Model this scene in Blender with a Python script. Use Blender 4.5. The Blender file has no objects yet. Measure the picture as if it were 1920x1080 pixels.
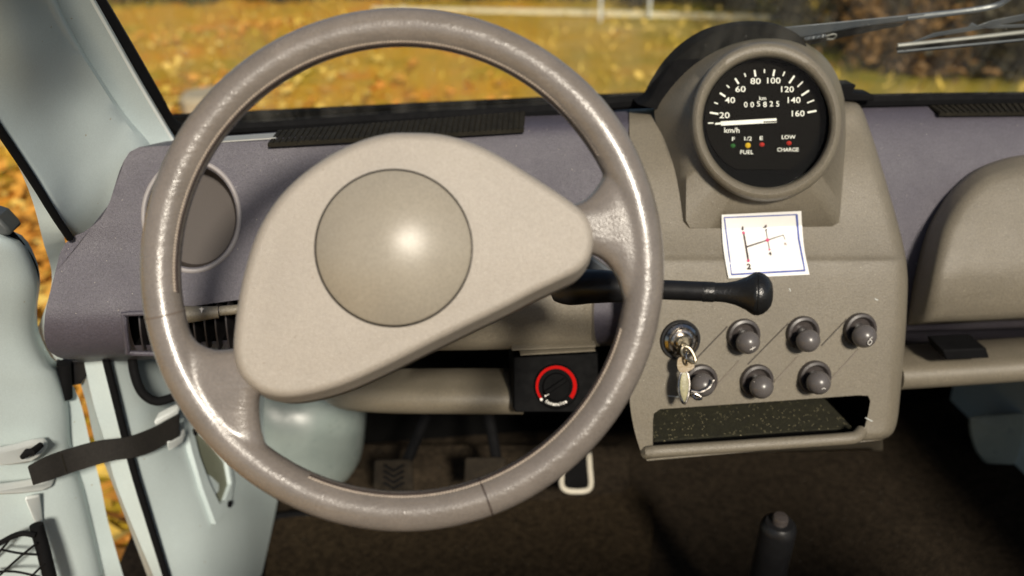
import bpy, bmesh, math, random
import numpy as np
from mathutils import Vector, Matrix
from mathutils.bvhtree import BVHTree
R = math.radians
rng = random.Random(7)
sc = bpy.context.scene
col = sc.collection

# ------------------------------------------------------------------ camera
F = 1732.0
PITCH, YAW, ROLL = R(25), R(5), R(1.5)
CAM = np.array([0.0, 0.0, 1.45])
fwd = np.array([math.sin(YAW)*math.cos(PITCH), math.cos(YAW)*math.cos(PITCH), -math.sin(PITCH)])
r0_ = np.array([math.cos(YAW), -math.sin(YAW), 0.0])
u0_ = np.cross(r0_, fwd)
rgt = math.cos(ROLL)*r0_ - math.sin(ROLL)*u0_
upv = math.sin(ROLL)*r0_ + math.cos(ROLL)*u0_
cd = bpy.data.cameras.new('camera')
cam = bpy.data.objects.new('camera', cd); col.objects.link(cam)
cam.matrix_world = Matrix(((rgt[0], upv[0], -fwd[0], CAM[0]), (rgt[1], upv[1], -fwd[1], CAM[1]),
                           (rgt[2], upv[2], -fwd[2], CAM[2]), (0, 0, 0, 1)))
cd.sensor_width = 36; cd.lens = 36*F/1920; cd.clip_start = 0.02; cd.clip_end = 500
cd.dof.use_dof = True; cd.dof.focus_distance = 0.86
cd.dof.aperture_fstop = (cd.lens/1000)/0.0085
sc.camera = cam

# ------------------------------------------------------------------ world, sun, exposure
SUN_EL, SUN_AZ = R(32), R(180-10)      # azimuth clockwise from +Y : behind the camera, a little to the right
w = bpy.data.worlds.new('World'); sc.world = w; w.use_nodes = True
nt = w.node_tree
sky = nt.nodes.new('ShaderNodeTexSky'); sky.sky_type = 'NISHITA'; sky.sun_disc = False
sky.sun_elevation = SUN_EL; sky.sun_rotation = SUN_AZ
bg = nt.nodes['Background']; bg.inputs['Strength'].default_value = 0.05
nt.links.new(sky.outputs[0], bg.inputs['Color'])
sd = bpy.data.lights.new('sun', 'SUN'); sd.energy = 3.0; sd.angle = R(6.5); sd.color = (1, .91, .77)
sun = bpy.data.objects.new('sun', sd); col.objects.link(sun)
sdir = Vector((math.sin(SUN_AZ)*math.cos(SUN_EL), math.cos(SUN_AZ)*math.cos(SUN_EL), math.sin(SUN_EL)))
sun.rotation_euler = sdir.to_track_quat('Z', 'Y').to_euler(); sun.location = (1, -3, 4)
sc.view_settings.view_transform = 'Standard'; sc.view_settings.look = 'None'
sc.view_settings.exposure = 0.62; sc.view_settings.gamma = 1
sc.cycles.max_bounces = 6; sc.cycles.use_denoising = True

# ------------------------------------------------------------------ pixel rays (photo pixels 1920x1080)
def ray(u, v): return fwd + (u-960)/F*rgt + (540-v)/F*upv
def P(u, v, Y):
    d = ray(u, v); return CAM + d*(Y-CAM[1])/d[1]
def Pd(u, v, d): return CAM + ray(u, v)*d
def PZ(u, v, Z):
    d = ray(u, v); return CAM + d*(Z-CAM[2])/d[2]
def depth(p): return float(np.dot(np.asarray(p)-CAM, fwd))

# ------------------------------------------------------------------ object helpers
WOFF = {}
def tag(o, label, cat, group=None):
    o['label'] = label; o['category'] = cat
    if group: o['group'] = group
    return o
def thing(name, label, cat, loc, group=None):
    o = bpy.data.objects.new(name, None); col.objects.link(o)
    o.location = Vector([float(c) for c in loc]); o.empty_display_size = .02
    WOFF[o.name] = np.array(loc, float)
    return tag(o, label, cat, group)
def finish(me, ang=35):
    for p in me.polygons: p.use_smooth = True
    bm = bmesh.new(); bm.from_mesh(me)
    a = R(ang)
    for e in bm.edges:
        if len(e.link_faces) == 2: e.smooth = e.calc_face_angle(0) < a
    bm.to_mesh(me); bm.free()
def part(name, VF, mat, parent=None, ang=35, kind=None, recalc=True, bevel=0, label=None):
    V, Fc = VF
    V = np.asarray(V, float)
    off = WOFF[parent.name] if parent else (V.min(0)+V.max(0))/2*np.array([1, 1, 0])+np.array([0, 0, V[:, 2].min()])
    me = bpy.data.meshes.new(name)
    me.from_pydata([tuple(x) for x in V-off], [], [tuple(f) for f in Fc])
    if recalc:
        bm = bmesh.new(); bm.from_mesh(me); bmesh.ops.recalc_face_normals(bm, faces=bm.faces); bm.to_mesh(me); bm.free()
    finish(me, ang)
    me.materials.append(mat)
    o = bpy.data.objects.new(name, me); col.objects.link(o)
    if parent: o.parent = parent
    else: o.location = Vector([float(c) for c in off])
    WOFF[o.name] = off
    if kind: o['kind'] = kind
    if label: o['label'] = label
    if bevel:
        m = o.modifiers.new('bevel', 'BEVEL'); m.width = bevel; m.segments = 2; m.limit_method = 'ANGLE'; m.angle_limit = R(40)
    return o
def solo(name, VF, mat, label, cat, group=None, **k):
    return tag(part(name, VF, mat, None, **k), label, cat, group)
def share(o, name, parent, loc):        # an alike piece sharing mesh data
    c = bpy.data.objects.new(name, o.data); col.objects.link(c); c.parent = parent; c.location = Vector(loc); return c
def join(*vfs):
    V, Fc = [], []
    for v, f in vfs:
        n = len(V); V.extend([tuple(map(float, x)) for x in v]); Fc.extend([tuple(i+n for i in ff) for ff in f])
    return V, Fc
def bvh_of(o):
    M = o.matrix_world; off = WOFF[o.name] if not o.parent else WOFF[o.parent.name]
    return BVHTree.FromPolygons([Vector(v.co)+Vector(off) for v in o.data.vertices], [tuple(p.vertices) for p in o.data.polygons])
def hit(b, u, v):
    d = Vector(ray(u, v)).normalized()
    l, n, i, ds = b.ray_cast(Vector(CAM), d)
    if l is None: return None, None
    if n.dot(d) > 0: n = -n
    return np.array(l), np.array(n)
def unit(a): a = np.asarray(a, float); return a/np.linalg.norm(a)
def perp(a):
    a = unit(a); b = np.cross(a, [0, 0, 1.0]) if abs(a[2]) < .9 else np.cross(a, [1.0, 0, 0])
    b = unit(b); return b, np.cross(a, b)

# ------------------------------------------------------------------ shape helpers
def spl(pts, n, closed=False):
    p = np.asarray(pts, float)
    if closed: q = np.vstack([p[-1], p, p[0], p[1]])
    else: q = np.vstack([2*p[0]-p[1], p, 2*p[-1]-p[-2]])
    out = []
    m = len(p) if closed else len(p)-1
    k = max(6, 4*n//m)
    for i in range(m):
        a, b, c, d = q[i], q[i+1], q[i+2], q[i+3]
        for t in np.linspace(0, 1, k, endpoint=False):
            out.append(.5*(2*b+(c-a)*t+(2*a-5*b+4*c-d)*t*t+(3*b-a-3*c+d)*t**3))
    if not closed: out.append(p[-1])
    else: out.append(p[0])
    return resamp(np.array(out), n, closed)
def resamp(p, n, closed=False):
    p = np.asarray(p, float)
    s = np.r_[0, np.cumsum(np.linalg.norm(np.diff(p, axis=0), axis=1))]
    t = np.linspace(0, s[-1], n+1)[:-1] if closed else np.linspace(0, s[-1], n)
    return np.stack([np.interp(t, s, p[:, k]) for k in range(p.shape[1])], 1)
def grid(rows, cu=False, cv=False, caps=False):
    n = len(rows[0]); V = [tuple(x) for r in rows for x in r]; Fc = []
    m = len(rows)
    for i in range(m if cv else m-1):
        for j in range(n if cu else n-1):
            a, b = i*n+j, i*n+(j+1) % n; c, d = ((i+1) % m)*n+(j+1) % n, ((i+1) % m)*n+j
            Fc.append((a, b, c, d))
    if caps and cu:
        Fc.append(tuple(range(n))); Fc.append(tuple((m-1)*n+j for j in range(n)))
    if caps and cv:
        Fc.append(tuple(i*n for i in range(m))); Fc.append(tuple(i*n+n-1 for i in range(m)))
    return V, Fc
def tube(path, r, n=12, caps=True, closed=False, sq=None):
    p = np.asarray(path, float); m = len(p)
    rr = np.full(m, r) if np.isscalar(r) else np.asarray(r, float)
    T = np.gradient(p, axis=0) if not closed else np.roll(p, -1, 0)-np.roll(p, 1, 0)
    a, b = perp(T[0]); rows = []
    for i in range(m):
        t = unit(T[i]); a = unit(a-t*np.dot(a, t)); b = np.cross(t, a)
        ang = np.linspace(0, 2*math.pi, n, endpoint=False)
        rows.append(p[i]+rr[i]*(np.cos(ang)[:, None]*a+np.sin(ang)[:, None]*b))
    return grid(rows, cu=True, cv=closed, caps=caps and not closed)
def lathe(prof, o, axis, n=32, xs=1.0, ref=None):
    ax = unit(axis)
    if ref is None: a, b = perp(ax)
    else: a = unit(np.asarray(ref)-ax*np.dot(ref, ax)); b = np.cross(ax, a)
    ang = np.linspace(0, 2*math.pi, n, endpoint=False); rows = []
    for r, h in prof:
        r = max(r, 1e-5)
        rows.append(np.asarray(o)+h*ax+r*(np.cos(ang)[:, None]*a*xs+np.sin(ang)[:, None]*b))
    return grid(rows, cu=True, caps=True)
def box(c, sx, sy, sz, ax=None):
    c = np.asarray(c, float)
    if ax is None: ax = np.eye(3)
    ax = [unit(x) for x in ax]
    V = [c+ax[0]*sx*i/2+ax[1]*sy*j/2+ax[2]*sz*k/2 for i in (-1, 1) for j in (-1, 1) for k in (-1, 1)]
    return V, [(0, 1, 3, 2), (4, 6, 7, 5), (0, 4, 5, 1), (2, 3, 7, 6), (0, 2, 6, 4), (1, 5, 7, 3)]
def slab(uvY, th, Y=None, back=None):       # outline given in (u,v[,Y]) with real thickness th along +Y (or vector back)
    pts = np.array([P(q[0], q[1], q[2] if len(q) > 2 else Y) for q in uvY])
    bv = np.array([0, th, 0]) if back is None else unit(back)*th
    n = len(pts); V = list(pts)+list(pts+bv)
    Fc = [tuple(range(n)), tuple(range(2*n-1, n-1, -1))]+[(i, (i+1) % n, n+(i+1) % n, n+i) for i in range(n)]
    return V, Fc
def rings(rws, cap0=False, cap1=True):       # closed loops joined, last one closed by a fan to its centre
    V, Fc = grid(rws, cu=True); n = len(rws[0])
    for flag, k in ((cap0, 0), (cap1, len(rws)-1)):
        if flag:
            c = np.mean(rws[k], 0); V.append(tuple(c)); ci = len(V)-1
            Fc += [(k*n+j, k*n+(j+1) % n, ci) for j in range(n)]
    return V, Fc
def inset2(pts, d):
    p = np.asarray(pts, float); t = np.roll(p, -1, 0)-np.roll(p, 1, 0)
    nn = np.stack([-t[:, 1], t[:, 0]], 1); nn /= np.linalg.norm(nn, axis=1)[:, None]
    if np.sum((p-p.mean(0))*nn) > 0: nn = -nn
    return p+nn*d
def text(s, o, xd, yd, size, mat, parent, name='lettering', sx=1.0, off=0.0, ext=0.0002):
    cu = bpy.data.curves.new('t', 'FONT'); cu.body = s; cu.size = 1; cu.align_x = 'CENTER'; cu.align_y = 'CENTER'
    cu.resolution_u = 3; cu.offset = off
    ob = bpy.data.objects.new('t', cu); col.objects.link(ob)
    dg = bpy.context.evaluated_depsgraph_get(); dg.update()
    me = bpy.data.meshes.new_from_object(ob.evaluated_get(dg))
    bpy.data.objects.remove(ob); bpy.data.curves.remove(cu)
    xd, yd = unit(xd), unit(yd); nz = np.cross(xd, yd)
    V = [np.asarray(o)+xd*v.co.x*size*sx+yd*v.co.y*size for v in me.vertices]
    Fc = [tuple(p.vertices) for p in me.polygons]; bpy.data.meshes.remove(me)
    n = len(V)
    return part(name, (V, Fc), mat, parent, recalc=False)
def boolean(o, cutters):
    dg = bpy.context.evaluated_depsgraph_get()
    for c in cutters:
        m = o.modifiers.new('b', 'BOOLEAN'); m.operation = 'DIFFERENCE'; m.object = c; m.material_mode = 'TRANSFER'; m.solver = 'EXACT'
    dg.update()
    me = bpy.data.meshes.new_from_object(o.evaluated_get(dg))
    o.modifiers.clear(); old = o.data; o.data = me; bpy.data.meshes.remove(old)
    for c in cutters:
        d = c.data; bpy.data.objects.remove(c); bpy.data.meshes.remove(d)
    finish(o.data, 32)
def applied(o, ang=60):
    dg = bpy.context.evaluated_depsgraph_get(); dg.update()
    me = bpy.data.meshes.new_from_object(o.evaluated_get(dg)); o.modifiers.clear(); o.data = me; finish(me, ang)

# ------------------------------------------------------------------ materials
def S(r, g, b):
    f = lambda c: (c/255/12.92 if c <= 10 else ((c/255+.055)/1.055)**2.4)
    return (f(r), f(g), f(b), 1)
def L(r, g, b): return (r, g, b, 1)
def mat(name, c, rough=.5, metal=0, bump=0, bscale=400, var=.12, vscale=25, c2=None, rvar=.1, spec=.5, coat=0,
        dust=0, dscale=700, bdist=.001, vor=False, dustc=(.45, .42, .35, 1), detail=6, mapscale=None, wrinkle=0, fleck=0):
    m = bpy.data.materials.new(name); m.use_nodes = True; t = m.node_tree; N = t.nodes; K = t.links
    b = N['Principled BSDF']; b.inputs['Roughness'].default_value = rough; b.inputs['Metallic'].default_value = metal
    b.inputs['Specular IOR Level'].default_value = spec; b.inputs['Coat Weight'].default_value = coat; b.inputs['Coat Roughness'].default_value = .16
    tc = N.new('ShaderNodeTexCoord'); src = tc.outputs['Object']
    if mapscale:
        mp = N.new('ShaderNodeMapping'); mp.inputs['Scale'].default_value = mapscale; K.new(src, mp.inputs[0]); src = mp.outputs[0]
    nz = N.new('ShaderNodeTexNoise'); nz.inputs['Scale'].default_value = vscale; nz.inputs['Detail'].default_value = detail
    nz.inputs['Roughness'].default_value = .65
    K.new(src, nz.inputs['Vector'])
    if c2 is None:
        c1 = tuple(x*(1-var) for x in c[:3])+(1,); c2 = tuple(min(1, x*(1+var)) for x in c[:3])+(1,)
    else: c1 = c
    rp = N.new('ShaderNodeValToRGB'); rp.color_ramp.elements[0].color = c1; rp.color_ramp.elements[1].color = c2
    rp.color_ramp.elements[0].position = .3; rp.color_ramp.elements[1].position = .7
    K.new(nz.outputs['Fac'], rp.inputs[0]); out = rp.outputs[0]
    if dust:
        dn = N.new('ShaderNodeTexVoronoi'); dn.inputs['Scale'].default_value = dscale; K.new(src, dn.inputs['Vector'])
        mr = N.new('ShaderNodeMath'); mr.operation = 'LESS_THAN'; mr.inputs[1].default_value = .16; K.new(dn.outputs['Distance'], mr.inputs[0])
        sp = N.new('ShaderNodeSeparateColor'); K.new(dn.outputs['Color'], sp.inputs[0])
        m2 = N.new('ShaderNodeMath'); m2.operation = 'LESS_THAN'; m2.inputs[1].default_value = dust; K.new(sp.outputs[0], m2.inputs[0])
        m3 = N.new('ShaderNodeMath'); m3.operation = 'MULTIPLY'; K.new(mr.outputs[0], m3.inputs[0]); K.new(m2.outputs[0], m3.inputs[1])
        mx = N.new('ShaderNodeMix'); mx.data_type = 'RGBA'; K.new(m3.outputs[0], mx.inputs[0]); K.new(out, mx.inputs[6]); mx.inputs[7].default_value = dustc
        out = mx.outputs[2]
    if fleck:
        fn = N.new('ShaderNodeTexNoise'); fn.inputs['Scale'].default_value = 620; fn.inputs['Detail'].default_value = 4; K.new(src, fn.inputs['Vector'])
        fr = N.new('ShaderNodeMapRange'); fr.inputs[1].default_value = .35; fr.inputs[2].default_value = .65; fr.inputs[3].default_value = 1-fleck; fr.inputs[4].default_value = 1+fleck; K.new(fn.outputs['Fac'], fr.inputs[0])
        fm = N.new('ShaderNodeVectorMath'); fm.operation = 'SCALE'; K.new(out, fm.inputs[0]); K.new(fr.outputs[0], fm.inputs['Scale']); out = fm.outputs[0]
    K.new(out, b.inputs['Base Color'])
    if rvar:
        mr = N.new('ShaderNodeMapRange'); mr.inputs['To Min'].default_value = max(.02, rough-rvar); mr.inputs['To Max'].default_value = min(1, rough+rvar)
        mr.inputs['From Min'].default_value = .3; mr.inputs['From Max'].default_value = .7
        n2 = N.new('ShaderNodeTexNoise'); n2.inputs['Scale'].default_value = vscale*2.3; n2.inputs['Detail'].default_value = 5; K.new(src, n2.inputs['Vector'])
        K.new(n2.outputs['Fac'], mr.inputs['Value']); K.new(mr.outputs[0], b.inputs['Roughness'])
    if bump:
        bp = N.new('ShaderNodeBump'); bp.inputs['Strength'].default_value = bump; bp.inputs['Distance'].default_value = bdist
        if vor:
            vn = N.new('ShaderNodeTexVoronoi'); vn.inputs['Scale'].default_value = bscale; K.new(src, vn.inputs['Vector']); K.new(vn.outputs['Distance'], bp.inputs['Height'])
        else:
            vn = N.new('ShaderNodeTexNoise'); vn.inputs['Scale'].default_value = bscale; vn.inputs['Detail'].default_value = 3; K.new(src, vn.inputs['Vector']); K.new(vn.outputs['Fac'], bp.inputs['Height'])
        K.new(bp.outputs[0], b.inputs['Normal'])
    if wrinkle:
        mp2 = N.new('ShaderNodeMapping'); mp2.inputs['Scale'].default_value = (14, 30, 55); mp2.inputs['Rotation'].default_value = (.4, .5, .3); K.new(tc.outputs['Object'], mp2.inputs[0])
        wn = N.new('ShaderNodeTexNoise'); wn.inputs['Scale'].default_value = 1.6; wn.inputs['Detail'].default_value = 4; wn.inputs['Distortion'].default_value = 1.2; K.new(mp2.outputs[0], wn.inputs['Vector'])
        b2 = N.new('ShaderNodeBump'); b2.inputs['Strength'].default_value = wrinkle; b2.inputs['Distance'].default_value = .006; K.new(wn.outputs['Fac'], b2.inputs['Height']); K.new(bp.outputs[0], b2.inputs['Normal']); K.new(b2.outputs[0], b.inputs['Normal'])
    return m
M_dash = mat('dash_plastic', L(.065, .059, .076), .48, fleck=.2, bump=.5, bscale=1000, var=.07, vscale=12, dust=.02, dscale=420, bdist=.0013, rvar=.06)
M_cons = mat('console_plastic', L(.163, .142, .106), .42, spec=.6, fleck=.16, bump=.5, bscale=1000, var=.07, vscale=14, dust=.02, dscale=420, bdist=.0013, rvar=.06)
M_pad = mat('pad_vinyl', L(.345, .308, .262), .42, fleck=.07, bump=.5, bscale=1100, var=.05, vscale=16, dust=.02, dscale=260, dustc=L(.2, .16, .12), bdist=.0012, rvar=.05)
M_dome = mat('horn_plastic', L(.30, .268, .215), .34, fleck=.09, bump=.25, bscale=1300, var=.05, vscale=20, bdist=.0004, rvar=.05)
M_rim = mat('rim_leather', L(.165, .143, .124), .29, fleck=.08, bump=.20, bscale=800, var=.13, vscale=30, bdist=.0007, vor=True, rvar=.05, coat=.35, wrinkle=.10)
M_body = mat('pale_green_paint', L(.49, .565, .565), .36, fleck=.04, bump=.05, bscale=60, var=.04, vscale=9, dust=.02, dscale=160, dustc=L(.35, .33, .25), rvar=.08)
M_black = mat('black_rubber', L(.005, .005, .0055), .8, bump=.2, bscale=300, var=.2, vscale=40, spec=.10)
M_strip = mat('ribbed_rubber', L(.016, .014, .010), .8, spec=.12, bump=.2, bscale=700, var=.3, vscale=60, dust=.12, dscale=800, dustc=L(.2, .18, .12))
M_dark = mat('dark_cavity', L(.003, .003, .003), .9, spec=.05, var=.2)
M_gloss = mat('black_plastic', L(.010, .010, .011), .38, spec=.35, bump=.1, bscale=600, var=.2, vscale=40, rvar=.08)
M_heat = mat('heater_plastic', L(.003, .003, .0033), .6, bump=.1, bscale=600, var=.2, vscale=40, rvar=.05, spec=.04)
M_dial = mat('dial_black', L(.0065, .0058, .005), .9, var=.1, vscale=60, spec=.03, rvar=0)
M_dialo = mat('dial_well', L(.003, .003, .003), .9, var=.1, spec=.05, rvar=0)
M_white = mat('white_print', L(.85, .82, .76), .6, var=.02)
M_knob = mat('knob_plastic', L(.098, .089, .086), .3, bump=.1, bscale=500, var=.1, vscale=60, rvar=.06)
M_collar = mat('collar_plastic', L(.048, .041, .039), .3, var=.15, vscale=60)
M_chrome = mat('lock_metal', L(.42, .39, .36), .22, metal=1, bump=.1, bscale=250, var=.15, vscale=80)
M_brass = mat('brass_key', L(.36, .32, .24), .32, metal=1, bump=.15, bscale=300, var=.15, vscale=90)
M_fob = mat('fob_face', L(.24, .22, .11), .4, bump=.3, bscale=700, var=.3, vscale=200)
M_paper = mat('paper', L(.80, .79, .76), .55, var=.02, vscale=40)
M_blue = mat('blue_ink', L(.06, .09, .33), .6, var=.2, vscale=120)
M_ink = mat('black_ink', L(.035, .018, .014), .6, var=.2, vscale=120)
M_red = mat('magenta_ink', L(.55, .06, .16), .6, var=.1)
M_redp = mat('red_print', L(.40, .004, .003), .7, var=.1, spec=.05)
M_faint = mat('faint_ink', L(.42, .33, .30), .6, var=.1)
M_carpet = mat('carpet', L(.016, .011, .0062), .95, bump=1, bscale=260, c2=L(.054, .038, .021), vscale=90, bdist=.004, rvar=0, dust=.03, dscale=160, dustc=L(.16, .14, .1), spec=.1)
M_carpet2 = mat('dark_carpet', L(.0115, .0085, .0055), .95, bump=1, bscale=260, c2=L(.038, .028, .018), vscale=90, bdist=.004, rvar=0, dust=.04, dscale=160, dustc=L(.12, .11, .09), spec=.1)
M_tray = mat('tray_rubber', L(.015, .014, .005), .8, bump=.8, bscale=500, var=.4, vscale=120, dust=.5, dscale=300, dustc=L(.50, .44, .26), bdist=.002)
M_steel = mat('wiper_steel', L(.10, .112, .132), .35, metal=0, bump=.1, bscale=200, var=.1)
M_bright = mat('bright_steel', L(.22, .215, .20), .38, metal=.1, var=.08)
M_white_p = mat('white_highlight', L(.72, .76, .74), .35, var=.04, bump=.08, bscale=90)
M_web = mat('webbing', L(.013, .011, .009), .8, bump=.9, bscale=1, var=.3, vscale=200, bdist=.001)
M_stitch = mat('stitch_thread', L(.48, .40, .32), .7, var=.2, vscale=200)
M_seam = mat('seam_dark', L(.035, .022, .017), .7, var=.2)
M_crease = mat('leather_crease', L(.14, .105, .08), .5, var=.2)
M_slat = mat('slat_plastic', L(.03, .026, .028), .5, var=.1)
M_glint = mat('glint_trim', L(.58, .54, .45), .25, var=.05)  # pale non-metal colour, light reflected by the pedal frame painted in
M_pedal = mat('dusty_pedal', L(.012, .0095, .007), .8, bump=.5, bscale=300, c2=L(.028, .022, .015), vscale=60, spec=.2)
M_leverk = mat('lever_plastic', L(.011, .011, .011), .32, bump=.4, bscale=500, var=.2, spec=.45)
M_recess = mat('recess_plastic', L(.060, .050, .045), .6, var=.03, vscale=8, bump=.3, bscale=1000, rvar=0, spec=.3)
M_green = mat('green_lens', L(.03, .12, .03), .25, var=.1)
M_yellow = mat('yellow_lens', L(.62, .38, .02), .3, var=.1)
M_redl = mat('red_lens', L(.45, .03, .02), .25, var=.1)
M_wood = mat('weathered_wood', L(.62, .54, .34), .8, bump=.6, bscale=40, var=.2, vscale=10, mapscale=(1, 1, 6))
M_stone = mat('pale_stone', L(.42, .35, .24), .85, bump=.5, bscale=30, var=.15, vscale=20)
M_bark = mat('bark', L(.05, .038, .025), .9, bump=1, bscale=40, var=.3, vscale=15)
# thin clear glass
def glass(name, refl):
    m = bpy.data.materials.new(name); m.use_nodes = True; t = m.node_tree; t.nodes.clear()
    o = t.nodes.new('ShaderNodeOutputMaterial'); mx = t.nodes.new('ShaderNodeMixShader')
    tr = t.nodes.new('ShaderNodeBsdfTransparent'); tr.inputs[0].default_value = (.93, .95, .93, 1)
    gl = t.nodes.new('ShaderNodeBsdfGlossy'); gl.inputs['Roughness'].default_value = .0
    lw = t.nodes.new('ShaderNodeLayerWeight'); lw.inputs[0].default_value = .5
    pw = t.nodes.new('ShaderNodeMath'); pw.operation = 'POWER'; pw.inputs[1].default_value = 5; t.links.new(lw.outputs['Facing'], pw.inputs[0])
    fr = t.nodes.new('ShaderNodeMath'); fr.operation = 'MULTIPLY_ADD'; fr.inputs[1].default_value = .6; fr.inputs[2].default_value = refl; t.links.new(pw.outputs[0], fr.inputs[0])
    t.links.new(fr.outputs[0], mx.inputs[0]); t.links.new(tr.outputs[0], mx.inputs[1]); t.links.new(gl.outputs[0], mx.inputs[2]); t.links.new(mx.outputs[0], o.inputs[0])
    return m
M_glass = glass('clear_glass', .008)
M_screen = glass('dusty_glass', .03)
def dusty(m):
    t = m.node_tree; N = t.nodes; K = t.links; o = [n for n in N if n.type == 'OUTPUT_MATERIAL'][0]; src = o.inputs[0].links[0].from_socket
    df = N.new('ShaderNodeBsdfDiffuse'); df.inputs[0].default_value = (.6, .58, .52, 1)
    tc = N.new('ShaderNodeTexCoord'); nz = N.new('ShaderNodeTexNoise'); nz.inputs['Scale'].default_value = 6; nz.inputs['Detail'].default_value = 6
    mp = N.new('ShaderNodeMapping'); mp.inputs['Scale'].default_value = (5, 1, .7); K.new(tc.outputs['Object'], mp.inputs[0]); K.new(mp.outputs[0], nz.inputs['Vector'])
    mr = N.new('ShaderNodeMapRange'); mr.inputs[1].default_value = .4; mr.inputs[2].default_value = .8; mr.inputs[3].default_value = .012; mr.inputs[4].default_value = .14; K.new(nz.outputs['Fac'], mr.inputs[0])
    vo = N.new('ShaderNodeTexVoronoi'); vo.inputs['Scale'].default_value = 55; K.new(tc.outputs['Object'], vo.inputs['Vector'])
    lt = N.new('ShaderNodeMath'); lt.operation = 'LESS_THAN'; lt.inputs[1].default_value = .05; K.new(vo.outputs['Distance'], lt.inputs[0])
    mu = N.new('ShaderNodeMath'); mu.operation = 'MULTIPLY_ADD'; mu.inputs[1].default_value = .25; K.new(lt.outputs[0], mu.inputs[0]); K.new(mr.outputs[0], mu.inputs[2])
    mx = N.new('ShaderNodeMixShader'); K.new(mu.outputs[0], mx.inputs[0]); K.new(src, mx.inputs[1]); K.new(df.outputs[0], mx.inputs[2]); K.new(mx.outputs[0], o.inputs[0])
dusty(M_screen)

# ================================================================== SETTING OUTSIDE
def ground_mat():
    m = bpy.data.materials.new('autumn_field'); m.use_nodes = True; t = m.node_tree; N = t.nodes; K = t.links
    b = N['Principled BSDF']; b.inputs['Roughness'].default_value = .95; b.inputs['Specular IOR Level'].default_value = .1
    tc = N.new('ShaderNodeTexCoord')
    def noise(s, d=5):
        n = N.new('ShaderNodeTexNoise'); n.inputs['Scale'].default_value = s; n.inputs['Detail'].default_value = d; n.inputs['Roughness'].default_value = .7
        K.new(tc.outputs['Object'], n.inputs['Vector']); return n.outputs['Fac']
    def ramp(fac, *st):
        r = N.new('ShaderNodeValToRGB'); e = r.color_ramp.elements
        while len(e) < len(st): e.new(.5)
        for q, (p, c) in zip(e, st): q.position = p; q.color = c
        K.new(fac, r.inputs[0]); return r.outputs[0]
    a = ramp(noise(1.3), (.30, L(.42, .28, .02)), (.42, L(.66, .38, .035)), (.55, L(.76, .40, .04)), (.63, L(.80, .30, .02)), (.74, L(.84, .58, .22)))
    g = ramp(noise(.45, 3), (.52, L(0, 0, 0)), (.64, L(1, 1, 1)))
    mx = N.new('ShaderNodeMix'); mx.data_type = 'RGBA'; K.new(g, mx.inputs[0]); K.new(a, mx.inputs[6]); mx.inputs[7].default_value = L(.46, .34, .03)
    sx_ = N.new('ShaderNodeSeparateXYZ'); K.new(tc.outputs['Object'], sx_.inputs[0])
    ad = N.new('ShaderNodeMath'); ad.operation = 'MULTIPLY_ADD'; K.new(noise(.7, 3), ad.inputs[0]); ad.inputs[1].default_value = 5; K.new(sx_.outputs[0], ad.inputs[2])
    mr = N.new('ShaderNodeMapRange'); mr.inputs[1].default_value = 2.6; mr.inputs[2].default_value = 5.2; K.new(ad.outputs[0], mr.inputs[0])
    m0 = N.new('ShaderNodeMix'); m0.data_type = 'RGBA'; K.new(mr.outputs[0], m0.inputs[0]); K.new(mx.outputs[2], m0.inputs[6])
    K.new(ramp(noise(1.1, 4), (.35, L(.24, .22, .02)), (.5, L(.42, .31, .05)), (.65, L(.60, .45, .14))), m0.inputs[7]); mx = m0
    f = ramp(noise(22, 4), (.3, L(.85, .85, .85)), (.7, L(1.1, 1.1, 1.1)))
    m2 = N.new('ShaderNodeMix'); m2.data_type = 'RGBA'; m2.blend_type = 'MULTIPLY'; m2.inputs[0].default_value = 1; K.new(mx.outputs[2], m2.inputs[6]); K.new(f, m2.inputs[7])
    K.new(m2.outputs[2], b.inputs['Base Color'])
    bp = N.new('ShaderNodeBump'); bp.inputs['Distance'].default_value = .03; K.new(noise(40, 3), bp.inputs['Height']); K.new(bp.outputs[0], b.inputs['Normal'])
    return m
g = part('ground', ([(-150, -60, 0), (150, -60, 0), (150, 240, 0), (-150, 240, 0)], [(0, 1, 2, 3)]), ground_mat()); g['kind'] = 'structure'

def leafset(pts, size, tilt=.6):
    V, Fc = [], []
    for (x, y, z) in pts:
        s = size*rng.uniform(.6, 1.4); a = rng.uniform(0, 6.283)
        n = Vector((rng.gauss(0, tilt), rng.gauss(0, tilt), 1)).normalized(); t = Vector((math.cos(a), math.sin(a), 0)); t = (t-n*t.dot(n)).normalized(); q = n.cross(t)
        c = Vector((x, y, z)); k = len(V)
        for i, (p, r) in enumerate(((-1, 0), (-.2, .55), (.9, 0), (-.2, -.55))):
            V.append(tuple(c+t*p*s+q*r*s+n*(s*.15 if i in (1, 3) else 0)))
        Fc.append((k, k+1, k+2, k+3))
    return V, Fc
def stuffobj(name, VF, m, label=None):
    o = part(name, VF, m, None, recalc=False); o['kind'] = 'stuff'
    if label: o['label'] = label
    return o
M_leafo = mat('leaf_orange', L(.50, .17, .012), .7, c2=L(.62, .34, .05), vscale=3)
M_leafy = mat('leaf_yellow', L(.62, .40, .04), .7, c2=L(.72, .52, .16), vscale=3)
def patchpts(n, box_, clumps, spread):
    out = []
    cs = [(rng.uniform(box_[0], box_[1]), rng.uniform(box_[2], box_[3])) for _ in range(clumps)]
    for _ in range(n):
        c = rng.choice(cs); out.append((rng.gauss(c[0], spread), rng.gauss(c[1], spread*1.2), rng.uniform(.01, .05)))
    return out
stuffobj('leaf_litter', leafset(patchpts(1300, (-6, 1, 4.5, 9.5), 16, .35)+patchpts(7000, (-2.2, -.8, .8, 5), 40, .22), .045), M_leafo, 'orange fallen leaves lying in drifts over the field')
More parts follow.
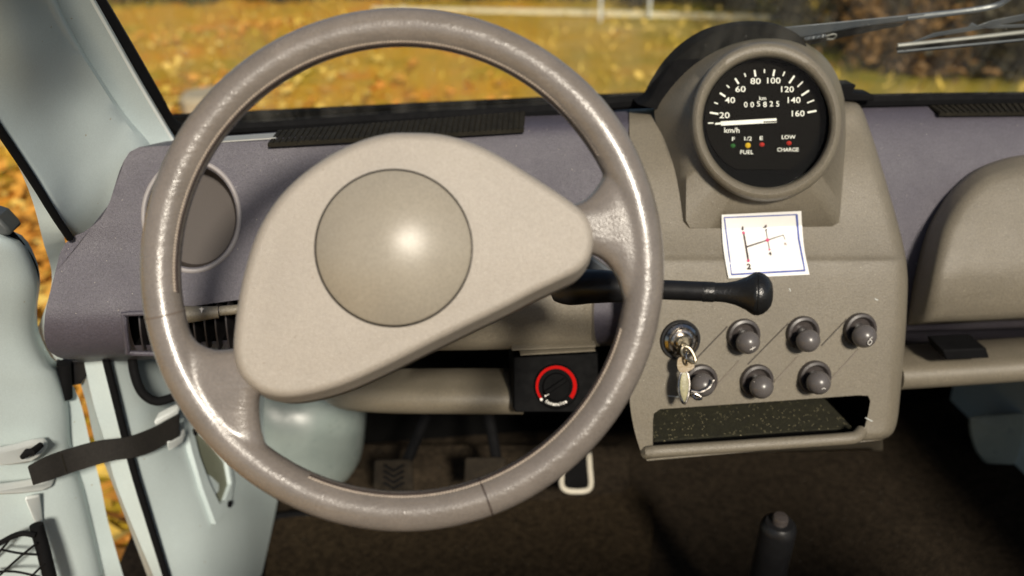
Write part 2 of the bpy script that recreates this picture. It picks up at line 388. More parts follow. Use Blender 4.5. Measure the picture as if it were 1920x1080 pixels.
stuffobj('leaf_litter', leafset(patchpts(1500, (-6, 7, 4.5, 10), 40, .5)+patchpts(2500, (-2.4, -.8, .8, 5), 30, .3), .04), M_leafy, 'yellow fallen leaves thinly spread over the field')
gv, gf = [], []
M_grass = mat('grass_blades', L(.48, .36, .03), .8, c2=L(.68, .45, .09), vscale=1.2)
for _ in range(3000):
    x, y = rng.uniform(-7, 8), rng.uniform(4.2, 12)
    h = rng.uniform(.03, .08); a = rng.uniform(0, 6.28); k = len(gv); dx, dy = math.cos(a)*.012, math.sin(a)*.012
    gv += [(x-dx, y-dy, 0), (x+dx, y+dy, 0), (x+rng.gauss(0, .05), y+rng.gauss(0, .05), h)]; gf.append((k, k+1, k+2))
stuffobj('grass', (gv, gf), M_grass, 'dry yellow grass on the field')

# shrubs at the edge of the field
def shrub(x, y, h, rad, m, label, nl, ls, trunk_n=5):
    t = thing('shrub', label, 'shrub', (x, y, 0), 'shrubs along the far edge of the field')
    stems = []; pts = []
    for i in range(trunk_n):
        a = rng.uniform(0, 6.28); rr = rng.uniform(.3, .9)*rad
        tip = np.array([x+math.cos(a)*rr, y+math.sin(a)*rr, h*rng.uniform(.6, 1)])
        p = spl([(x+math.cos(a)*.08, y+math.sin(a)*.08, 0), (x+math.cos(a)*rr*.3, y+math.sin(a)*rr*.3, h*.35), tip], 6)
        stems.append(tube(p, np.linspace(.035, .008, 6), 6))
        for _ in range(7):
            b = p[rng.randrange(1, 6)]+np.array([rng.gauss(0, rad*.25), rng.gauss(0, rad*.25), rng.gauss(0, h*.14)])
            cr = rng.uniform(.1, .26)*rad
            for _ in range(nl//(trunk_n*7)):
                q = b+np.array([rng.gauss(0, cr), rng.gauss(0, cr), rng.gauss(0, cr)])
                if q[2] > .02: pts.append(tuple(q))
    part('stem', join(*stems), M_bark, t)
    part('foliage', leafset(pts, ls, 1.2), m, t, recalc=False)
M_shg = mat('shrub_green', L(.045, .055, .010), .7, c2=L(.11, .12, .02), vscale=2)
M_shb = mat('shrub_brown', L(.09, .042, .012), .7, c2=L(.24, .12, .03), vscale=2)
M_shu = mat('shrub_leafy', L(.05, .03, .008), .75, c2=L(.26, .13, .03), vscale=4)
M_shd = mat('shrub_dark', L(.014, .016, .006), .75, c2=L(.06, .04, .012), vscale=2)
SH = [(230, 14, 1.5, .9, M_shb, 'russet shrub at the far left beyond the windscreen pillar'), (380, 12, 1.6, .8, M_shg, 'green shrub left of the upper wheel rim'),
      (520, 14, 1.4, .8, M_shg, 'low green shrub seen over the upper left of the rim'), (660, 10, 1.6, .8, M_shb, 'brown shrub behind the upper left of the steering wheel'),
      (800, 8, 1.7, .9, M_shg, 'tall green shrub straight behind the top of the wheel'), (960, 12, 1.5, .9, M_shg, 'green shrub behind the fence left of the white stakes'),
      (1100, 12, 1.6, .7, M_shb, 'brown shrub directly behind the left white stake'), (1230, 14, 1.7, .8, M_shd, 'dark shrub directly behind the right white stake'),
      (1370, 18, 1.7, .8, M_shd, 'dark shrub above the speedometer hood'), (1520, 50, 1.6, .8, M_shd, 'dark shrub beside the leaning fence post'),
      (1640, 100, 1.3, .7, M_shd, 'dark shrub under the wiper arm'), (1750, 142, .8, .55, M_shu, 'low brown undergrowth clump below the wiper blade tip'),
      (1850, 140, 1.3, .65, M_shd, 'dark shrub under the wiper blade'), (1960, 150, 1.3, .65, M_shd, 'dark shrub at the right edge of the windscreen')]
for s in SH:
    c = PZ(s[0], s[1], 0); shrub(c[0], c[1]+(.5 if s[1] < 60 else .15), s[2], s[3], s[4], s[5], 4200, .035)
# fence
fe = thing('wooden_fence', 'low weathered wooden rail fence across the field beyond the windscreen', 'fence', PZ(1575, 130, 0)*np.array([1, 1, 0]))
a, b = P(700, 22, 10.4), P(1520, 40, 8.6); b2 = P(1640, 45, 8.3)
part('rail', tube(np.array([a, (a+b)/2+[0, 0, .01], b2]), .055, 8), M_wood, fe)
for (u, vt, Y) in ((1577, 40, 8.5), (1140, 30, 9.3), (760, 20, 10.3)):
    tp = P(u, vt, Y); part('post', tube([tp*np.array([1, 1, 0])-[.03, 0, .0], tp*[1, 1, .5]-[.015, 0, 0], tp+[0, 0, .05]], [.055, .05, .045], 8), M_wood, fe)
for (u, Y, lab) in ((1127, 9.0, 'thin white stake standing at the rail, left of two'), (1220, 9.1, 'thin white stake standing at the rail, right of two')):
    tp = P(u, -30, Y); bt = tp.copy(); bt[2] = 0
    solo('stake', tube([bt, (bt+tp)/2, tp], .012, 6), M_white_p, lab, 'stake', 'thin stakes by the fence')
c = PZ(385, 190, 0.05)
pts = [c+np.array([math.cos(a)*.17*rng.uniform(.8, 1.1), math.sin(a)*.22*rng.uniform(.8, 1.1), 0]) for a in np.linspace(0, 6.28, 10)[:-1]]
solo('flat_stone', rings([np.array(pts)*[1, 1, 0], np.array(pts)+[0, 0, .03], c+(np.array(pts)-c)*.85+[0, 0, .06]]), M_stone, 'pale flat stone lying on the yellow grass behind the rim', 'stone')

# ================================================================== VAN BODY
vb = thing('van_body', 'pale green van body with windscreen pillar, door jamb and dark footwell', 'van', (0, 1.0, .4))
def ML(rows_uvY, n=14, sub=None):
    rows = [spl([P(*q) for q in r], n) for r in rows_uvY]
    if sub:
        A = np.array(rows); A = np.stack([spl(A[:, j], sub) for j in range(A.shape[1])], 1); rows = list(A)
    return rows
pil = [[(-230, -60, .70), (-110, 90, .77), (-5, 238, .84), (60, 332, .88), (100, 398, .908), (140, 470, .99)],
       [(-60, -60, .73), (20, 90, .81), (80, 210, .89), (130, 320, .935), (165, 390, .965), (190, 450, 1.01)],
       [(20, -60, .77), (85, 60, .85), (140, 160, .925), (190, 250, .965), (220, 320, .985), (240, 380, 1.0)],
       [(62, -60, .805), (122, 60, .885), (180, 150, .945), (225, 220, .985), (262, 268, 1.005), (285, 310, 1.02)],
       [(74, -60, .845), (133, 60, .92), (189, 150, .975), (235, 218, 1.01), (273, 262, 1.028), (298, 300, 1.04)],
       [(133, -60, .873), (202, 60, .943), (262, 165, 1.0), (318, 258, 1.045), (335, 285, 1.05), (345, 300, 1.06)]]
ext = lambda q: [tuple(np.array(q[0], float)+(np.array(q[0], float)-np.array(q[1], float))*1.4)]+list(q)   # on upwards, past the frame
pil = [ext(q) for q in pil]
rows = ML(pil, 32)
A = np.array(rows)
dense = []
for i in range(3):
    for t in np.linspace(0, 1, 5, endpoint=False): dense.append(None)
sub = np.stack([spl(A[:4, j], 14) for j in range(A.shape[1])], 1)
rows = list(sub)+[A[4], A[5], A[5]+[-.004, .02, 0], A[5]+[-.08, .05, 0]]
part('windscreen_pillar', grid(rows), M_body, vb, ang=50)
sm = bpy.data.objects['windscreen_pillar'].modifiers.new('thick', 'SOLIDIFY'); sm.thickness = .004; sm.offset = 0
part('edge_highlight', tube(A[5]+[0.001, 0, .001], .0022, 8), M_white_p, vb)  # white bead painted in as the highlight along the pillar's inner edge
# flange of the door aperture, left of the weather strip
fl = [[(-8, 240, .845), (60, 342, .885), (112, 420, .915), (122, 470, .96), (112, 560, .95), (120, 700, 1.0)],
      [(-25, 225, .86), (16, 276, .88), (57, 365, .905), (80, 450, .92), (97, 532, .95), (62, 640, 1.0)]]
rw = ML(fl, 20); part('aperture_flange', grid([rw[0], rw[1], rw[1]+np.array([.0, .05, 0])]), M_body, vb)
part('weather_strip', tube(spl([P(*q) for q in [(-410, -270, .59), (-235, -62, .69), (-112, 88, .76), (-3, 241, .835), (60, 335, .875), (100, 400, .90), (131, 446, .928)]], 26), .0042, 8), M_black, vb)
# jamb below the dash
J0 = [(185, 640, .985), (196, 690, .985), (212, 760, .985), (240, 865, .985), (262, 945, .985), (312, 1090, .985)]
J1 = [(150, 640, .99), (160, 690, .99), (176, 760, .99), (196, 825, .99), (222, 920, .99), (292, 1090, .99)]
J2 = [(140, 640, 1.01), (146, 700, 1.01), (163, 760, 1.01), (178, 828, 1.01), (204, 890, 1.01), (282, 1095, 1.01)]
j = ML([J0, J1, J2], 24)
part('door_jamb', grid([j[0], j[1], j[1]+[-.002, .004, 0], j[2], np.array(j[2])+[0.02, .12, 0]]), M_body, vb, ang=25)
part('weather_strip', tube(spl([P(*q) for q in [(192, 640, .98), (199, 675, .98), (220, 760, .98), (247, 868, .98), (270, 945, .98), (318, 1100, .98)]], 26), .0048, 8), M_black, vb)
# kick panel
kp = [[(196, 640, .99), (240, 640, 1.03), (300, 640, 1.12), (380, 640, 1.22), (500, 640, 1.36)],
      [(228, 790, .99), (275, 790, 1.02), (335, 790, 1.09), (420, 790, 1.20), (540, 790, 1.36)],
      [(268, 930, .99), (318, 930, 1.02), (385, 930, 1.07), (450, 930, 1.15), (522, 930, 1.30)],
      [(320, 1100, .99), (370, 1100, 1.01), (412, 1100, 1.04), (455, 1100, 1.09), (486, 1100, 1.15)]]
kpo = part('kick_panel', grid(ML(kp, 24, 24)), M_body, vb, ang=60)
KB = bvh_of(kpo)
def onK(u, v, lift=0):
    l, n = hit(KB, u, v); return l+n*lift
outer = [(336, 786), (352, 850), (372, 915), (397, 982), (424, 952), (430, 905), (424, 862), (385, 815)]
inner = [(352, 802), (366, 858), (384, 905), (404, 946), (414, 938), (425, 908), (418, 868), (388, 828)]
o3 = np.array([onK(u, v, 0) for u, v in outer]); o4 = np.array([onK(u, v, .007) for u, v in outer])
i3 = np.array([onK(u, v, .007) for u, v in inner]); i4 = np.array([onK(u, v, .0012) for u, v in inner])
rf = part('recess_frame', grid([o3, o4, i3, i4], cu=True), M_body, vb, ang=25)
part('recess_floor', (list(i4), [tuple(range(len(i4)))]), mat('dull_green_paint', L(.16, .17, .12), .6), rf)  # recess floor in a darker, duller green than the panel
for (u, v) in ((355, 812), (421, 946)):
    l, n = hit(KB, u, v); part('screw', lathe([(.005, 0), (.005, .009), (.003, .0105)], l, n, 12), M_black, rf)
part('strap_anchor', slab([(288, 790, 1.0), (330, 768, 1.03), (334, 778, 1.03), (292, 800, 1.0)], .02), M_white_p, vb, bevel=.002)
part('strap_anchor', slab([(312, 830, 1.0), (340, 818, 1.03), (342, 832, 1.03), (316, 846, 1.0)], .02), M_white_p, vb, bevel=.002)
# wheel arches
M_archshade = mat('shaded_arch_paint', L(.24, .29, .275), .32, c2=L(.33, .38, .36), vscale=14, dust=.03, dscale=120, dustc=L(.10, .11, .09), rvar=.08)  # body paint darkened, the shade on the arches put into the colour
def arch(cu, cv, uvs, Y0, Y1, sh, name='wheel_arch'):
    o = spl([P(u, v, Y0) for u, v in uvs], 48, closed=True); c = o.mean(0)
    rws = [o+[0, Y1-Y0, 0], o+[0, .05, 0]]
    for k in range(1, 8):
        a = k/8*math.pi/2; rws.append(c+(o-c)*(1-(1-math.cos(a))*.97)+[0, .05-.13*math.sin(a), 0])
    return part(name, rings(rws), M_archshade, vb, ang=70)
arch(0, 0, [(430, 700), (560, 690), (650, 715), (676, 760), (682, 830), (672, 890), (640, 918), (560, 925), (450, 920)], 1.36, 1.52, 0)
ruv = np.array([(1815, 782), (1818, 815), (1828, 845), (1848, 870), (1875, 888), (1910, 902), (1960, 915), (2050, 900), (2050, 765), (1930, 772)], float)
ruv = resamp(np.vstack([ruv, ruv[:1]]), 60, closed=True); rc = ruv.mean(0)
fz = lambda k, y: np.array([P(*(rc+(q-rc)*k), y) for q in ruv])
part('wheel_arch', rings([fz(1, 1.36), fz(1, 1.325), fz(.97, 1.318), fz(.7, 1.31), fz(.4, 1.306)]), M_archshade, vb, ang=50)
# floor, bulkhead
part('floor', box((.3, .62, .39), 1.7, 1.9, .05), M_carpet2, vb)
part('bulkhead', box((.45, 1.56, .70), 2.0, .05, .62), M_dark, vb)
fv = []
mat_uv = [(497, 1000), (500, 985), (512, 973), (545, 966), (630, 958), (660, 925), (1160, 890), (1230, 950), (1190, 1300), (480, 1300)]
mp = np.array([PZ(u, v, .424) for u, v in mat_uv])
mpo = resamp(np.vstack([mp, mp[:1]]), 90, closed=True)
fm = thing('floor_mat', 'brown carpet floor mat with black bound edge below the steering wheel', 'floor mat', mp.mean(0))
part('carpet', rings([mpo-[0, 0, .006], mpo, mpo.mean(0)+(mpo-mpo.mean(0))*.99+[0, 0, .003]]), M_carpet, fm)
part('binding', tube(spl([PZ(u, v, .426) for u, v in [(478, 1300), (488, 1100), (497, 1000), (500, 985), (512, 973), (545, 966), (630, 958), (660, 930)]], 60), .007, 8), M_black, fm)
# toe board behind the pedals
tb = [[P(640, 835, 1.42), P(1180, 835, 1.42)], [P(640, 880, 1.36), P(1180, 880, 1.36)], [PZ(600, 960, .418), PZ(1180, 960, .418)]]
part('toe_board', grid([resamp(r, 10) for r in tb]), M_carpet2, vb)

part('roof_shade_strip', box((.32, .39, 1.98), 1.5, .22, .04), M_body, vb)  # unseen strip of roof, added to hold back sky light in the cabin
part('added_shade_door', box((1.06, .42, .76), .05, 1.45, .72), M_body, vb)  # unseen door slab, added to shade the right wheel arch
part('side_panel', box((1.06, 1.37, .66), .05, .44, .52), M_body, vb)
st = thing('shade_seat', 'unseen dark cloth bench seat added to shade the footwell', 'seat', (.2, -.2, .42))  # out of view, added so its back shades the floor and lower kick panel
part('shade_seat_back', box((.30, -.34, 1.02), 1.25, .12, .70), M_carpet2, st, bevel=.03)
part('shade_seat_cushion', box((.30, -.02, .72), 1.25, .56, .16), M_carpet2, st, bevel=.03)
# windscreen glass and seal (plane raked backwards)
def WS(u, v):                       # windscreen plane through the base line, raked
    n = unit([0, math.cos(R(34)), math.sin(R(34))]); p0 = P(760, 215, 1.10)
    d = ray(u, v); return CAM+d*np.dot(p0-CAM, n)/np.dot(d, n)
g4 = [WS(52, -240), WS(150, -60), WS(335, 262), WS(1000, 222), WS(2300, 190), WS(2300, -240)]
gl = thing('windscreen', 'dusty windscreen glass in its black rubber seal', 'windscreen', WS(1000, 215))
part('glass', (g4, [tuple(range(6))]), M_screen, gl)
sp = [(50, -240), (148, -60), (190, 10), (248, 108), (296, 192), (312, 222), (332, 240), (365, 243), (520, 236), (750, 222), (1000, 209), (1150, 192), (1215, 188), (1300, 190), (1600, 190), (1750, 187), (2000, 184), (2300, 180)]
pth = spl([WS(*q) for q in sp], 110)
part('seal', tube(pth, np.interp(np.arange(110), [0, 26, 44, 109], [.0075, .008, .0105, .0085]), 10), M_black, gl)

# ================================================================== DASHBOARD
db = thing('dashboard', 'purple grey moulded plastic dashboard with beige centre console', 'dashboard', (0, 1.05, .85))
Ls = [(325, 262, 1.06), (275, 273, .995), (245, 283, .985), (225, 318, .9745), (208, 372, .958), (190, 408, .948), (162, 432, .941), (135, 445, .937), (116, 466, .931), (104, 508, .918),
      (92, 555, .904), (84, 592, .894), (83, 630, .894), (90, 655, .902), (112, 671, .918), (140, 674, .95), (170, 672, 1.05), (330, 560, 1.15)]
Rs = [(1300, 190, 1.12), (1300, 216, 1.085), (1300, 236, 1.065), (1300, 290, 1.049), (1300, 340, 1.035), (1300, 390, 1.0205), (1300, 430, 1.009), (1300, 470, .9975), (1300, 500, .989), (1300, 530, .980),
      (1300, 560, .9715), (1300, 590, .963), (1300, 615, .963), (1300, 635, .969), (1300, 645, .985), (1300, 645, 1.01), (1300, 640, 1.08), (1300, 560, 1.15)]
rows = []
for l, r in zip(Ls, Rs):
    c = []
    for t in np.linspace(0, 1, 40):
        c.append(P(l[0]+(r[0]-l[0])*t, l[1]+(r[1]-l[1])*t-10*math.sin(math.pi*t)*min(1, max(0, (l[1]-262)/80)), l[2]+(r[2]-l[2])*t+.006*math.sin(math.pi*t)))
    rows.append(np.array(c))
A = np.array(rows); A = np.stack([spl(A[:, j], 60) for j in range(A.shape[1])], 1)
dash = part('main_panel', grid(list(A), cv=True, caps=True), M_dash, db)
DB0 = bvh_of(dash)
# round recess and vent slot
l, n = hit(DB0, 360, 405)
Lc, Ln = l, n
rx, ry = 82*depth(l)/F, 99*depth(l)/F
xa = unit(rgt-n*np.dot(rgt, n)); ya = np.cross(n, xa)
def ell(c, a, b, k, nn=56): 
    t = np.linspace(0, 2*math.pi, nn, endpoint=False); return c+np.cos(t)[:, None]*xa*a*k+np.sin(t)[:, None]*ya*b*k
cut = part('c', rings([ell(l+n*.05, rx, ry, 1), ell(l-n*.034, rx, ry, .96), ell(l-n*.042, rx, ry, .90), ell(l-n*.0445, rx, ry, .45)], True, True), M_recess, None)
vq = [(238, 592), (330, 588), (452, 580), (452, 656), (330, 660), (246, 659)]
vs = [np.array([P(u, v, y) for u, v in vq]) for y in (.82, .90)]
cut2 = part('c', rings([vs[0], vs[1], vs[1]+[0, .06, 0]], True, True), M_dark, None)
for c in (cut, cut2): c.data.update()
bpy.context.view_layer.update()
boolean(dash, [cut, cut2])
part('recess_ring', grid([ell(l-n*.004, rx, ry, .99), ell(l+n*.0015, rx, ry, .995), ell(l+n*.003, rx, ry, 1.02), ell(l+n*.0025, rx, ry, 1.085), ell(l-n*.006, rx, ry, 1.10)], cu=True),
     mat('ring_plastic', L(.27, .25, .25), .6, var=.05, bump=.2, bscale=900), db, ang=80)
# side air vent
vt = thing('air_vent', 'narrow side air vent with dark slats behind left wheel rim', 'air vent', P(340, 650, .93))

for k, u in enumerate(np.linspace(262, 444, 10)):
    vt_, vb_ = 593-.05*(u-240), 658
    pa = spl([P(u-3, vt_-2, .906), P(u, (vt_+vb_)/2, .900), P(u+6, vb_+2, .908)], 7)
    rowsV = [pa, pa+[.0016, 0, 0], pa+[.0022, .04, 0], pa+[.0006, .04, 0]]
    part('slat', grid(rowsV, cv=True, caps=True), M_slat, vt)
part('frame', tube(spl([P(*q) for q in [(452, 578, .890), (345, 585, .888), (240, 588, .886), (234, 592, .886), (234, 610, .884), (240, 655, .892), (246, 662, .896), (330, 663, .9), (452, 659, .905)]], 50), .0028, 8), M_dash, vt)
pa = spl([P(300, 589, .885), P(345, 590, .882), P(410, 585, .886)], 10)
part('slider', tube(pa, [.0102, .0102, .010, .0098, .0092, .0086, .0079, .0072, .0066, .0062], 16), M_cons, vt)
part('slider', tube([P(412, 583, .889), P(470, 578, .892)], .0052, 12), M_cons, vt)
cp = P(378, 581, .8715)
star = join(*[(lambda c, a: ([c+a[0]*.0011, c+a[1]*.0034, c-a[0]*.0011, c-a[1]*.0034], [(0, 1, 2, 3)]))(cp, (rgt, upv)), (lambda c, a: ([c+a[0]*.0030, c+a[1]*.0011, c-a[0]*.0030, c-a[1]*.0011], [(0, 1, 2, 3)]))(cp-fwd*.0003+upv*.001, (rgt, upv))])
part('mark', star, M_white, vt)

# centre console: closed solid
CL = [(1180, 205, 1.10), (1180, 222, 1.07), (1180, 255, 1.045), (1180, 330, 1.0), (1180, 430, .955), (1180, 476, .932), (1180, 495, .922), (1180, 540, .912), (1178, 640, .896), (1180, 740, .88), (1188, 800, .872), (1203, 850, .866), (1212, 861, .872), (1212, 858, .90), (1200, 800, 1.15), (1180, 260, 1.2)]
CR = [(1585, 188, 1.10), (1612, 198, 1.06), (1630, 240, 1.035), (1656, 322, .99), (1686, 428, .95), (1697, 476, .930), (1700, 495, .920), (1702, 540, .91), (1697, 640, .893), (1688, 740, .877), (1682, 790, .869), (1672, 814, .865), (1655, 824, .872), (1655, 822, .90), (1650, 800, 1.15), (1600, 240, 1.2)]
rows = []
for l_, r_ in zip(CL, CR):
    a, b = np.array(l_), np.array(r_); m_ = []
    ts = np.r_[np.linspace(0, .95, 30), [.965, .978, .988, .995, 1.0]]
    for t in ts:
        q = a+(b-a)*t; e = max(0, (t-.95)/.05); q[2] += .016*(1-math.sqrt(max(0, 1-e*e)))
        m_.append(P(*q))
    rows.append(np.array(m_))
A = np.array(rows); A2 = []
ks = [6, 4, 8, 10, 8, 6, 6, 10, 10, 8, 8, 4, 3, 3, 3]
for j_ in range(A.shape[1]):
    p = A[:, j_]; q = np.vstack([2*p[0]-p[1], p, 2*p[-1]-p[-2]]); o_ = []
    for i in range(len(p)-1):
        for t in np.linspace(0, 1, ks[i], endpoint=False):
            a_, b_, c_, d_ = q[i], q[i+1], q[i+2], q[i+3]
            o_.append(.5*(2*b_+(c_-a_)*t+(2*a_-5*b_+4*c_-d_)*t*t+(3*b_-a_-3*c_+d_)*t**3))
    o_.append(p[-1]); A2.append(o_)
A2 = np.array(A2).transpose(1, 0, 2)
cons = part('console', grid(list(A2), cv=True, caps=True), M_cons, db)
CB = bvh_of(cons)
def onC(u, v, lift=0):
    l, n = hit(CB, u, v); return l+n*lift
# tray pocket
tq = [(1224, 790), (1226, 775), (1238, 767), (1400, 756), (1610, 741), (1628, 742), (1632, 752), (1628, 775), (1622, 800), (1610, 814), (1500, 820), (1350, 831), (1224, 840)]
tqf = np.array([P(u, v, .80) for u, v in tq]); tqo = np.array([P(u, v, float(np.interp(v, [740, 840], [.888, .876]))) for u, v in tq]); n_ = len(tqo)
ctr = tqo.mean(0)
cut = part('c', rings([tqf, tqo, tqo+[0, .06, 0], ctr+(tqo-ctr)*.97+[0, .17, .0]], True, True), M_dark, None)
bpy.context.view_layer.update()
boolean(cons, [cut])
ta, tb_ = P(1226, 840, .876), P(1608, 815, .879)
tf = [ta+[.003, .012, .003], tb_+[-.002, .012, .003], tb_+[-.03, .155, .018], ta+[.004, .155, .018]]
solo('tray_mat', (list(np.array(tf))+list(np.array(tf)-[0, 0, .003]), [(0, 1, 2, 3), (7, 6, 5, 4), (0, 4, 5, 1), (1, 5, 6, 2), (2, 6, 7, 3), (3, 7, 4, 0)]), M_tray,
     'speckled dark rubber mat lying in the open console tray', 'mat')
part('tray_lip', tube(spl([P(*q) for q in [(1212, 850, .864), (1225, 847, .858), (1300, 842, .856), (1450, 832, .855), (1590, 822, .855), (1606, 818, .858), (1615, 808, .866)]], 40), .0072, 12), M_cons, cons)

# speedometer pod
pc = P(1437, 228, .962); pdp = depth(pc)
angs = np.linspace(0, 2*math.pi, 96, endpoint=False)      # start at bottom, clockwise on screen
def el(cx, cy, rx_, ry_, d): return np.array([Pd(cx-rx_*math.sin(a), cy+ry_*math.cos(a), d) for a in angs])
def polyang(cx, cy, pts):           # polygon sampled along the same angles
    pts = [np.array(p, float) for p in pts]; out = []
    pa = [math.atan2(-(p[0]-cx), (p[1]-cy)) % (2*math.pi) for p in pts]
    order = np.argsort(pa); pp = np.array([pts[i] for i in order]); aa = np.array([pa[i] for i in order])
    ax = np.r_[aa-2*math.pi, aa, aa+2*math.pi]; px = np.vstack([pp, pp, pp])
    for a in angs:
        i = np.searchsorted(ax, a)-1; p, q = px[i], px[i+1]
        # intersect ray angle a with segment p-q in screen space
        dx, dy = -math.sin(a), math.cos(a); ex, ey = q[0]-p[0], q[1]-p[1]
        den = ex*dy-ey*dx; t = ((cx-p[0])*dy-(cy-p[1])*dx)/den if abs(den) > 1e-9 else 0
        t = min(1, max(0, t)); out.append(P(*(p+(q-p)*t)))
    return np.array(out)
arcp = lambda cx, cy, rx_, ry_, a0, a1, y0, y1, n_: [(cx+rx_*math.cos(R(a0+(a1-a0)*k/n_)), cy-ry_*math.sin(R(a0+(a1-a0)*k/n_)), y0+(y1-y0)*math.sin(math.pi*k/n_)) for k in range(n_+1)]
mid = polyang(1437, 240, [(1430, 428, .9535), (1350, 428, .9535), (1290, 427, .953), (1286, 415, .953), (1287, 330, .972), (1289, 280, .985)]
              + arcp(1436, 232, 147, 152, 180, 0, .995, 1.02, 24) + [(1580, 300, .98), (1573, 412, .952), (1570, 424, .952), (1500, 426, .953)])
bt = spl([(1258, 330, 1.01), (1240, 260, 1.045), (1226, 206, 1.065), (1252, 156, 1.075), (1300, 112, 1.078), (1365, 80, 1.08), (1437, 68, 1.08), (1505, 78, 1.08), (1556, 118, 1.075), (1582, 180, 1.065), (1586, 250, 1.03), (1582, 330, .995)], 40)
base = polyang(1437, 240, [(1430, 436, .965), (1350, 436, .965), (1278, 434, .965), (1272, 415, .975)]+[tuple(q) for q in bt]+[(1578, 418, .97), (1575, 430, .965), (1500, 434, .965)])
inter = np.array([mid[i]*.55+base[i]*.45 for i in range(96)])
ring_rows = [el(1436, 230, 118, 121, pdp+.034), el(1436, 230, 119, 122, pdp+.012), el(1436, 230, 121, 124, pdp+.003), el(1437, 229, 125, 129, pdp-.002), el(1437, 228, 131, 137, pdp-.004), el(1437, 228, 137, 144, pdp-.002), el(1437, 228, 141, 148.5, pdp+.004), el(1437, 228, 142.5, 150, pdp+.012), el(1437, 228, 141, 148, pdp+.02)]
pod = part('instrument_pod', grid(ring_rows+[mid, inter, base], cu=True), M_cons, db, ang=50)
hood = [(1196, 196), (1216, 188), (1232, 160), (1256, 124), (1290, 90), (1335, 63), (1390, 49), (1440, 47), (1480, 55), (1505, 72), (1520, 100), (1530, 150)]
ho = spl([P(u, v, 1.06) for u, v in hood], 50); hc = P(1400, 250, 1.06)
part('pod_hood', grid([ho+[0, .03, 0], ho+[0, .004, 0], ho+(hc-ho)*.02, ho+(hc-ho)*.25, ho+(hc-ho)*.3+[0, .03, 0]]), M_black, db, ang=60)
part('bracket', slab([(1568, 160), (1607, 159), (1599, 174), (1640, 178), (1640, 190), (1568, 190)], .03, 1.085), M_black, db, bevel=.002)

spd = thing('speedometer', 'round black speedometer with white numerals in its hooded pod', 'speedometer', Pd(1436, 230, pdp+.03))
dd = pdp+.022
part('well', rings([el(1436, 230, 120, 123, dd+.03), el(1436, 230, 120, 123, dd+.002)], False, True), M_dialo, spd)
fp = []
for a in np.linspace(0, 2*math.pi, 80, endpoint=False):
    u, v = 1430-108*math.sin(a), 222+108*math.cos(a); fp.append((u, min(v, 318)))
fpo = np.array([Pd(u, v, dd-.001) for u, v in fp])
part('dial_face', rings([fpo+fwd*.002, fpo], False, True), M_dial, spd)
Z = lambda x, y: (1240+x/3, 40+y/3)
DC = np.array([1430, 227])
def bar(p, q, w_, d): 
    p, q = np.array(p), np.array(q); t = unit(q-p); nn = np.array([-t[1], t[0]])*w_/2
    pts = [p+nn, q+nn, q-nn, p-nn]; a = [Pd(*x, d) for x in pts]; b = [Pd(*x, d+.0008) for x in pts]
    return a+b, [(0, 1, 2, 3), (7, 6, 5, 4), (0, 4, 5, 1), (1, 5, 6, 2), (2, 6, 7, 3), (3, 7, 4, 0)]
maj = [(297, 517), (345, 413), (425, 336), (527, 292), (633, 290), (734, 327), (810, 403), (847, 508), (278, 572)]
mnr = [(308, 460), (375, 366), (471, 302), (580, 280), (689, 295), (781, 354), (840, 451)]
for k, (x, y) in enumerate(maj):
    c = np.array(Z(x, y)); t = unit(c-DC); ln = (8 if k < 1 else 6.2) if k < 8 else 5
    if k in (5, 6, 7): ln = 8.5
    part('tick', bar(c-t*ln, c+t*ln, 3.3 if k < 8 else 2.2, dd-.002), M_white, spd)
for k, (x, y) in enumerate(mnr):
    c = np.array(Z(x, y)); t = unit(c-DC); ln = 3.6 if k < 4 else (4.5 if k == 4 else 7)
    part('tick', bar(c-t*ln, c+t*ln, 2.2, dd-.002), M_white, spd)
px = dd/F
for s, x, y, h, sx in [('20', 355, 530, 16, 1.3), ('40', 387, 445, 16, 1.25), ('60', 445, 383, 16, 1.3), ('80', 530, 338, 16, 1.3), ('100', 628, 335, 16, 1.25), ('120', 705, 384, 16, 1.2), ('140', 742, 445, 16, 1.2), ('160', 765, 520, 16, 1.2),
                    ('km/h', 397, 614, 14.5, 1.05), ('km', 570, 433, 10.5, 1.1), ('F', 405, 663, 10.5, 1.4), ('1/2', 485, 661, 10.5, 1.3), ('E', 562, 658, 10.5, 1.4), ('FUEL', 480, 737, 11, 1.1), ('LOW', 715, 652, 10.5, 1.1), ('CHARGE', 712, 723, 10.5, 1.02)]:
    text(s, Pd(*Z(x, y), dd-.002), rgt, upv, h*.97*px, M_white, spd, 'numeral' if s.isdigit() else 'lettering', sx, .004)
for k, ch in enumerate('005825'):
    x = 475+k*36; dy = (4, 4, 0, 3, 0, 0)[k]
    part('odometer_window', bar(Z(x-15, 468), Z(x+15, 467), 14, dd-.0015), M_dialo, spd)
    text(ch, Pd(*Z(x, 466+dy), dd-.003), rgt, upv, 14*px, M_white, spd, 'odometer_digit', 1.05, .006)
nd = bar(Z(335, 575), Z(648, 557), 8, dd-.0065)
ne = part('needle', join(nd, bar(Z(303, 577), Z(345, 573), 3.5, dd-.0065)), M_white, spd)
part('needle_slot', bar(Z(575, 566), Z(648, 563), 2.2, dd-.0068), M_dial, ne)
part('pivot', lathe([(.004, 0), (.004, .004), (.003, .005)], Pd(*Z(575, 560), dd-.001), -fwd, 16), M_dial, spd)
